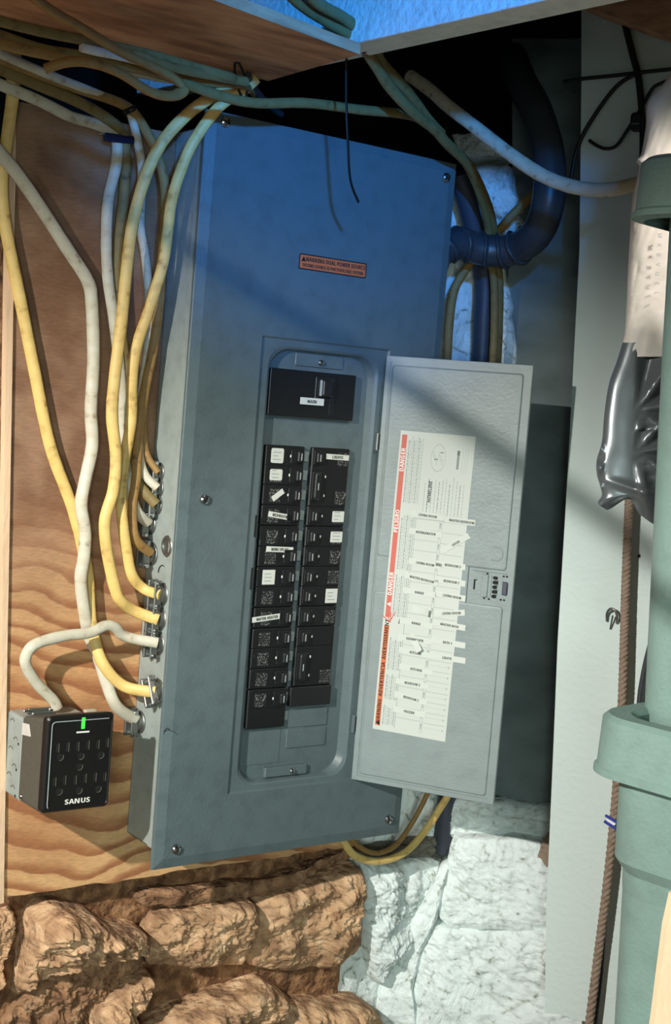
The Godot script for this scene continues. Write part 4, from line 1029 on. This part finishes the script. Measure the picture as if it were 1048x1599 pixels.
# ---------------------------------------------------------------- right side: board furniture, rope, bag, planters
func build_right():
	var bn := BOARD_N
	var off := BOARD_P + bn * 0.004
	var onb := func(x, y, k := 0.004): return pl(x, y, BOARD_P + BOARD_N * k, BOARD_N)
	for q in [["black cable running down the shaded top of the white board", [[970, -20], [975, 30], [988, 85], [997, 120], [1002, 170], [1004, 210], [1003, 260], [1000, 300]], 0.0042], ["black cable stretched level across the white board's top", [[880, 128], [910, 123], [960, 118], [1010, 112], [1050, 108]], 0.0024], ["black cable curving down from the crossing on the white board", [[1008, 112], [990, 117], [960, 138], [925, 186], [903, 228], [893, 272], [890, 300]], 0.0026], ["thin black cable dipping in an S on the white board", [[920, 219], [930, 226], [945, 232], [962, 228], [978, 206], [992, 184], [1004, 165], [1018, 140], [1030, 131], [1060, 120]], 0.0022]]:
		var p: Array = []
		for w in q[1]: p.append(onb.call(w[0], w[1], 0.005))
		var s0 := st()
		tube(s0, smooth_path(p, 7), q[2], q[2], bn, 10)
		tag(obj("cable", s0, M.black_sheath), q[0], "cable", "")
	var kb := base("cable_clip", onb.call(998, 190, 0.006), Basis(Vector3.UP.cross(bn).normalized(), Vector3.UP, bn))
	tag(kb, "black clip where the thin cables meet on the white board", "cable clip")
	obj("body", box_mesh(-0.009, 0.006, -0.012, 0.010, -0.004, 0.008, 0.002, 0.004), M.black_sheath, kb)
	obj("nail", box_mesh(-0.006, 0.003, -0.005, -0.0035, 0.008, 0.0092, 0.0003, 0.0005), M.screw_metal, kb)
	# a torn dark flake where the stones meet the board, a wire end over the joist
	var s := st()
	var fl: Array = []
	for q in [[848, 1312], [858, 1296], [866, 1310], [862, 1340], [848, 1368], [832, 1392], [830, 1384], [838, 1362], [840, 1335]]: fl.append(pl(q[0], q[1], GRAY_P + GRAY_N * 0.05, GRAY_N))
	slab(s, fl, GRAY_N, 0.004)
	tag(obj("tar_paper_scrap", s, M.rope), "torn brown scrap stuck on the white stones at the board's edge", "scrap")
	s = st()
	tube(s, smooth_path([pz(800, -12, 0.36), pz(786, 6, 0.35), pz(772, 22, 0.34), pz(765, 24, 0.34)], 4), 0.0022, 0.0022, Vector3(0, 0, 1), 8)
	tag(obj("wire_end", s, M.conduit_gray), "short gray wire end bent under the pale ceiling joist", "wire")
	# bent staple
	s = st()
	var sp: Array = []
	for q in [[948, 970, 0.002], [948, 958, 0.006], [953, 951, 0.01], [960, 953, 0.011], [964, 963, 0.009], [963, 973, 0.003]]: sp.append(onb.call(q[0], q[1], q[2]))
	tube(s, smooth_path(sp, 5), 0.0016, 0.0014, bn, 8)
	var nl := base("bent_staple")
	tag(nl, "small bent metal staple stuck in the white board", "staple")
	obj("crown", s, M.zinc, nl)
	s = st()
	tube(s, smooth_path([onb.call(957, 961, 0.009), onb.call(955, 972, 0.006), onb.call(953, 982, 0.002)], 4), 0.0011, 0.0011, bn, 8)
	obj("leg", s, M.zinc, nl)
	s = st()
	rbox(s, -0.0016, 0.0016, -0.0022, 0.0022, -0.001, 0.0012, 0.0004, 0.0012)
	tag(obj("nail_head", s, M.slot_dark, self, onb.call(998, 868, 0.001), Basis(Vector3.UP.cross(bn).normalized(), Vector3.UP, bn)), "tiny dark nail head in the white board below the bag", "nail")
	# rope: three twisted strands
	var rp: Array = []
	for q in [[986, 700], [983, 780], [980, 850], [977, 930], [975, 1000], [972, 1090], [966, 1190], [958, 1290], [946, 1400], [933, 1500], [919, 1610], [905, 1720]]: rp.append(onb.call(q[0], q[1], 0.022))
	var line := smooth_path(rp, 26)
	var R := base("rope")
	tag(R, "brown twisted rope hanging down in front of the white board", "rope")
	for k in 3:
		var strand := PackedVector3Array()
		for i in line.size():
			var an := TAU * (i / 7.0 + k / 3.0)
			strand.append(line[i] + (Vector3.UP.cross(bn).normalized() * cos(an) + bn * sin(an)) * 0.0026)
		s = st()
		tube(s, strand, 0.0034, 0.0034, bn, 7)
		obj("strand", s, M.rope, R)
	for q in [["gray cable running down close beside the rope's lower end", [[955, 1330], [950, 1385], [944, 1450], [938, 1530], [929, 1610], [920, 1700]], 0.0034, M.conduit_gray], ["gray cable showing between the green post and the lower planter rim", [[1030, 950], [1022, 985], [1010, 1030], [1003, 1065], [999, 1095], [996, 1160], [992, 1240]], 0.0036, M.conduit_gray]]:
		var p: Array = []
		for w in q[1]: p.append(onb.call(w[0], w[1], 0.012))
		s = st()
		tube(s, smooth_path(p, 7), q[2], q[2], bn, 10)
		tag(obj("cable", s, q[3]), q[0], "cable", "")
	var tb := base("cable_clip", onb.call(957, 1287, 0.03), Basis(Vector3.UP.cross(bn).normalized(), Vector3.UP, bn) * Basis(Vector3(0, 0, 1), -0.35))
	tag(tb, "bright blue plastic clip round the rope beside the lower planter", "cable clip")
	obj("strap", box_mesh(-0.013, 0.004, 0.003, 0.0062, -0.002, 0.001, 0.0005, 0.001), M.blue_plastic, tb)
	obj("strap", box_mesh(-0.011, 0.016, -0.0045, -0.0008, -0.002, 0.001, 0.0005, 0.001), M.blue_plastic, tb)
	obj("bridge", box_mesh(-0.009, 0.003, -0.0008, 0.003, -0.001, 0.0004, 0.0004, 0.001), M.white_print, tb)
	# planters
	var low := pd(1136, 1128, 1.15)
	planter("planter", Vector3(low.x, low.y, low.z), 1.0, "lower green plastic planter with thick rim, holding the upper planter's foot", 0.0)
	var upc := pd(1196, 262, 1.15)
	planter("planter", Vector3(upc.x, upc.y, upc.z), 1.0, "upper green plastic planter, its rim overhanging the pale bag", 1.0)
	var cr := base("support_stool", Vector3(low.x, 0, low.z))
	tag(cr, "plain wooden stool under the lower green planter, below the frame", "stool")
	var bot := low.y - 0.5
	obj("seat", box_mesh(-0.15, 0.15, bot - 0.03, bot, -0.15, 0.15, 0.003, 0.005), M.pale_wood, cr)
	for x in [-0.12, 0.12]:
		for z in [-0.12, 0.12]:
			obj("leg", box_mesh(x - 0.018, x + 0.018, FLOOR_Y, bot - 0.03, z - 0.018, z + 0.018, 0.002, 0.003), M.pale_wood, cr)
	# wooden lath at the lower right
	s = st()
	var lz: Array = []
	for q in [[1052, 1400], [1041, 1450], [1022, 1600], [1008, 1700], [1120, 1700], [1110, 1400]]: lz.append(pd(q[0], q[1], 0.86))
	var ln: Vector3 = (lz[2] - lz[1]).cross(lz[4] - lz[2]).normalized()
	slab(s, lz, ln if ln.dot(EYE - lz[0]) > 0 else -ln, 0.012)
	tag(obj("wood_lath", s, M.pale_wood), "pale wooden lath at the lower right, nearest of all things", "lath")
	build_bag()
func planter(called: String, top: Vector3, k: float, label: String, which: float):
	# a square pot with rounded corners, one corner towards the camera's left; «top» is the centre of its rim
	var b := Basis(Vector3.UP, atan2(-CB.x.z, CB.x.x) + PI * 0.25)
	var o := base(called, top, b * Basis(Vector3(1, 0, 0), -PI * 0.5))
	tag(o, label, "planter", "green planters")
	var s := st()
	var r := func(h: float, c: float, z: float): return loop_rr(-h, h, -h, h, c, z, 8)
	var h0 := 0.087
	loft(s, [r.call(h0 - 0.008, 0.036, -0.052), r.call(h0 + 0.001, 0.041, -0.05), r.call(h0 + 0.001, 0.041, -0.045), r.call(h0 - 0.001, 0.04, -0.043), r.call(h0 - 0.002, 0.04, -0.004), r.call(h0 - 0.006, 0.037, 0.0), r.call(h0 - 0.022, 0.028, 0.0), r.call(h0 - 0.026, 0.026, -0.004), r.call(h0 - 0.028, 0.026, -0.05)], false, false)
	obj("rim", s, M.planter_green, o)
	s = st()
	if which < 0.5:
		loft(s, [r.call(0.05, 0.028, -0.5), r.call(0.0615, 0.034, -0.15), r.call(0.062, 0.034, -0.146), r.call(0.063, 0.035, -0.132), r.call(0.069, 0.037, -0.122), r.call(0.071, 0.037, -0.04), r.call(0.06, 0.028, -0.03), r.call(0.055, 0.026, -0.1), r.call(0.045, 0.024, -0.49)], true, true)
	else:
		loft(s, [r.call(0.046, 0.03, -0.52), r.call(0.06, 0.035, -0.16), r.call(0.064, 0.037, -0.04), r.call(0.06, 0.028, -0.03), r.call(0.055, 0.026, -0.1), r.call(0.045, 0.024, -0.49)], true, true)
	obj("pot_body", s, M.planter_green, o)
func build_bag():
	var B := base("hanging_bag")
	tag(B, "pale paper bag with a crumpled silver foil lower part, hanging by the planter", "bag")
	var dist := 1.36
	var rows := func(list: Array, px1: float, foil: bool) -> SurfaceTool:
		var pts: Array = []
		for q in list: pts.append(Vector3(q[0], q[1], 0))
		var fine := smooth_path(pts, 12)
		var s := st()
		grid(s, fine.size() - 1, 96, func(u, v):
			var row: Vector3 = fine[int(round(u * (fine.size() - 1)))]
			var an: float = TAU * v
			var cx: float = (row.y + px1) * 0.5
			var hw: float = (px1 - row.y) * 0.5
			var e: float = signf(cos(an)) * pow(absf(cos(an)), 0.8)
			var xx: float = cx + hw * e
			var th: float = 0.018 * signf(sin(an)) * pow(absf(sin(an)), 0.55 if foil else 0.8) * (1.0 - 0.75 * smoothstep(0.82, 1.0, u) if foil else 1.0)
			var yy: float = row.x
			if foil: yy += smoothstep(0.75, 1.0, u) * 26.0 * (smoothstep(982.0, 1034.0, xx) - 0.35 * smoothstep(945.0, 982.0, xx) * (1.0 - smoothstep(982.0, 1000.0, xx)) * 2.0)
			var q := Vector3(xx * 0.9, yy * 0.9, 0)
			if foil:
				var edge := smoothstep(992.0, 999.0, xx) * signf(maxf(sin(an), 0.0))
				var pinch := Vector2(xx - 996.0, yy - (706.0 if yy > 672.0 else 640.0))
				var pleat := absf(fposmod(pinch.angle() * 1.25 + 0.2, 1.0) - 0.5) * 2.0
				th += edge * minf(pinch.length(), 45.0) * 0.00063 * 0.55 * (pleat - 0.6) + 0.0004 * fn2.get_noise_2d(xx * 0.6, yy * 0.4)
				th += 0.004 * smoothstep(945.0, 938.0, xx) * sin(yy * 0.2)
				th += 0.007 * exp(-pow((yy - 745.0 - (xx - 945.0) * 0.38) / 7.0, 2.0)) * smoothstep(0.6, 0.8, u)
			else:
				th += 0.0025 * absf(fn2.get_noise_2d(xx * 0.9 + yy * 0.3, yy * 0.35)) + 0.0007 * fn2.get_noise_2d(xx * 3.0 + yy, yy * 0.8)
			return pd(xx, yy, dist - th))
		return s
	obj("foil_pouch", rows.call([[535, 972], [565, 963], [600, 951], [645, 944], [690, 940], [718, 932], [740, 932], [758, 937], [773, 940], [786, 934], [797, 948]], 1085.0, true), M.bag_foil, B)
	obj("paper_sleeve", rows.call([[20, 1075], [60, 1062], [100, 1052], [125, 1040], [158, 1013], [195, 1009], [238, 1002], [252, 994], [263, 998], [310, 988], [400, 982], [470, 979], [520, 976], [540, 970], [557, 965]], 1095.0, false), M.bag_paper, B)
	var tb := Basis(CB.x, CB.y, CB.z)
	for k in 7:
		words("sleeve_print", ["M", "K", "B", "V", "U", "E", "L"][k], 0.0042, M.gray_print, B, pd(1030.5 - k * 0.9, 368 + k * 15.0, dist - 0.028), tb * Basis(Vector3(0, 0, 1), -PI * 0.5))
	var s := st()
	tube(s, smooth_path([pd(1078, 24, dist), pd(1080, -20, dist), pd(1082, -160, dist)], 4), 0.002, 0.002, Vector3(0, 0, 1), 8)
	obj("hanging_cord", s, M.rope, B)

# ---------------------------------------------------------------- unseen lamps, shadow cord, added fill panel
func build_lamps():
	var L := base("unseen_left_lamp", LAMP)  # out of view; its hood edge is set to darken the panel top
	tag(L, "unseen hooded lamp out of view at the left, placed to light the lower panel", "lamp")
	var s := st()
	loft(s, [loop_c(0.008, -0.02, 16), loop_c(0.016, -0.012, 16), loop_c(0.02, 0.0, 16), loop_c(0.016, 0.012, 16), loop_c(0.01, 0.022, 16)], true, true, Transform3D(Basis(Vector3(1, 0, 0), -PI * 0.5), Vector3.ZERO))
	obj("bulb", s, M.bulb_glow, L)
	s = st()
	loft(s, [loop_c(0.1, -0.0178, 32), loop_c(0.06, 0.05, 32), loop_c(0.02, 0.075, 32), loop_c(0.018, 0.075, 32), loop_c(0.058, 0.048, 32), loop_c(0.098, -0.0178, 32)], false, false, Transform3D(Basis(Vector3(1, 0, 0), -PI * 0.5), Vector3.ZERO))
	obj("shade", s, M.zinc, L)
	s = st()
	tube(s, PackedVector3Array([Vector3(0, 0.02, 0), Vector3(0, 0.1, 0), Vector3(0, CEIL_Y - LAMP.y, 0)]), 0.008, 0.008, Vector3(0, 0, 1), 10)
	obj("stem", s, M.black_sheath, L)
	s = st()
	tube(s, smooth_path([Vector3(-0.815, 0.838, 0.39), Vector3(-0.743, 0.768, 0.499), Vector3(-0.714, 0.74, 0.543), Vector3(-0.61, 0.64, 0.70)], 6), 0.0045, 0.0045, Vector3(0, 1, 0), 10)
	tag(obj("unseen_cord", s, M.black_sheath), "unseen black cord out of view, placed to cast the slanting shadow band on the door", "cord")  # out of view, casts the diagonal shadow band
	var K := base("unseen_blue_lamp", BLUE)  # out of view, tints the upper panel and joist blue
	tag(K, "unseen bluish spotlight out of view, placed to light the panel top", "lamp")
	var dir := (Vector3(0.17, 0.85, 0.0) - BLUE).normalized()
	var kb := Basis.looking_at(dir, Vector3.UP)
	s = st()
	loft(s, [loop_c(0.03, 0.09, 20), loop_c(0.035, 0.03, 20), loop_c(0.04, -0.01, 20), loop_c(0.037, -0.01, 20), loop_c(0.032, 0.02, 20)], true, false)
	obj("housing", s, M.zinc, K, Vector3.ZERO, kb)
	s = st()
	loft(s, [loop_c(0.03, 0.018, 20), loop_c(0.03, 0.02, 20)])
	obj("lens", s, M.blue_glow, K, Vector3.ZERO, kb)
	s = st()
	tube(s, PackedVector3Array([Vector3(0, 0.03, 0), Vector3(0, CEIL_Y - BLUE.y, 0)]), 0.006, 0.006, Vector3(0, 0, 1), 8)
	obj("stem", s, M.black_sheath, K)
	var SL := base("unseen_bag_lamp", SMALL)  # out of view, aimed to brighten the paper bag
	tag(SL, "unseen small spotlight out of view, placed to light the pale bag", "lamp")
	var db := Basis.looking_at(Vector3(0.25, 0.71, 0.4) - SMALL, Vector3.UP)
	s = st()
	loft(s, [loop_c(0.014, 0.03, 16), loop_c(0.02, 0.025, 16), loop_c(0.024, -0.01, 16), loop_c(0.022, -0.01, 16), loop_c(0.018, 0.012, 16)], true, false)
	obj("housing", s, M.zinc, SL, Vector3.ZERO, db)
	s = st()
	loft(s, [loop_c(0.017, 0.008, 16), loop_c(0.017, 0.01, 16)])
	obj("lens", s, M.bulb_glow, SL, Vector3.ZERO, db)
	var wn := base("added_fill_panel_1", Vector3(-1.85, 0.55, 3.05))  # added glowing fill panel behind the camera, lifts the shadows
	tag(wn, "", "", "", "structure")
	obj("fill_pane", box_mesh(-0.45, 0.45, -0.3, 0.3, -0.02, 0.0, 0.001, 0.002), M.fill_glow, wn)
	for q in [[-0.5, 0.5, 0.3, 0.35], [-0.5, 0.5, -0.35, -0.3], [-0.5, -0.45, -0.35, 0.35], [0.45, 0.5, -0.35, 0.35]]:
		obj("fill_frame", box_mesh(q[0], q[1], q[2], q[3], -0.05, 0.0, 0.003, 0.004), M.white_board, wn)

func _ready():
	# ---- camera, sky, lights, exposure
	var cam := Camera3D.new()
	cam.name = "camera"
	cam.transform = Transform3D(CB, EYE)
	cam.fov = rad_to_deg(2.0 * atan(799.5 / F))
	cam.near = 0.02
	cam.far = 30.0
	add_child(cam)
	cam.current = true
	var we := WorldEnvironment.new()
	we.name = "environment"
	var env := Environment.new()
	env.background_mode = Environment.BG_COLOR
	env.background_color = Color(0.02, 0.02, 0.025)
	env.ambient_light_source = Environment.AMBIENT_SOURCE_DISABLED
	env.tonemap_mode = Environment.TONE_MAPPER_LINEAR
	env.tonemap_exposure = 1.0
	env.sdfgi_enabled = true
	env.ssao_enabled = true
	env.ssil_enabled = true
	we.environment = env
	add_child(we)
	var main := OmniLight3D.new()
	main.name = "unseen_left_light"
	main.position = LAMP
	main.light_color = Color(1.0, 0.995, 0.965)
	main.light_energy = 3.5
	main.light_size = 0.013
	main.omni_range = 8.0
	main.omni_attenuation = 2.0
	main.shadow_enabled = true
	add_child(main)
	var blue := SpotLight3D.new()
	blue.name = "unseen_blue_light"
	var dir := (Vector3(0.17, 0.85, 0.0) - BLUE).normalized()
	blue.transform = Transform3D(Basis.looking_at(dir, Vector3.UP), BLUE + dir * 0.02)
	blue.light_color = Color(0.2, 0.59, 1.0)
	blue.light_energy = 3.3
	blue.light_size = 0.03
	blue.spot_angle = 12.8
	blue.spot_angle_attenuation = 1.0
	blue.spot_range = 8.0
	blue.spot_attenuation = 2.0
	blue.shadow_enabled = true
	add_child(blue)
	var win := AreaLight3D.new()  # added fill, reaches the corner behind the door
	win.name = "added_fill_light"
	win.position = Vector3(-1.85, 0.55, 2.98)
	win.area_size = Vector2(0.9, 0.6)
	win.light_color = Color(0.9, 1.0, 0.98)
	win.light_energy = 5.6
	win.area_range = 8.0
	win.shadow_enabled = true
	add_child(win)
	var small := SpotLight3D.new()
	small.name = "unseen_bag_light"
	small.position = SMALL - Vector3(0, 0.02, 0)
	small.basis = Basis.looking_at(Vector3(0.25, 0.71, 0.4) - SMALL, Vector3.UP)
	small.light_color = Color(1.0, 0.97, 0.93)
	small.light_energy = 0.4
	small.light_size = 0.02
	small.spot_angle = 17.0
	small.spot_angle_attenuation = 0.7
	small.spot_range = 6.0
	small.spot_attenuation = 2.0
	small.shadow_enabled = true
	add_child(small)

	fn.seed = 12
	fn.frequency = 0.05
	fn.noise_type = FastNoiseLite.TYPE_SIMPLEX
	fn2.seed = 5
	fn2.frequency = 0.02
	fn2.noise_type = FastNoiseLite.TYPE_SIMPLEX_SMOOTH
	fn2.fractal_octaves = 3
	make_materials()
	build_room()
	build_panel()
	build_outlet()
	build_cables()
	build_right()
	build_lamps()
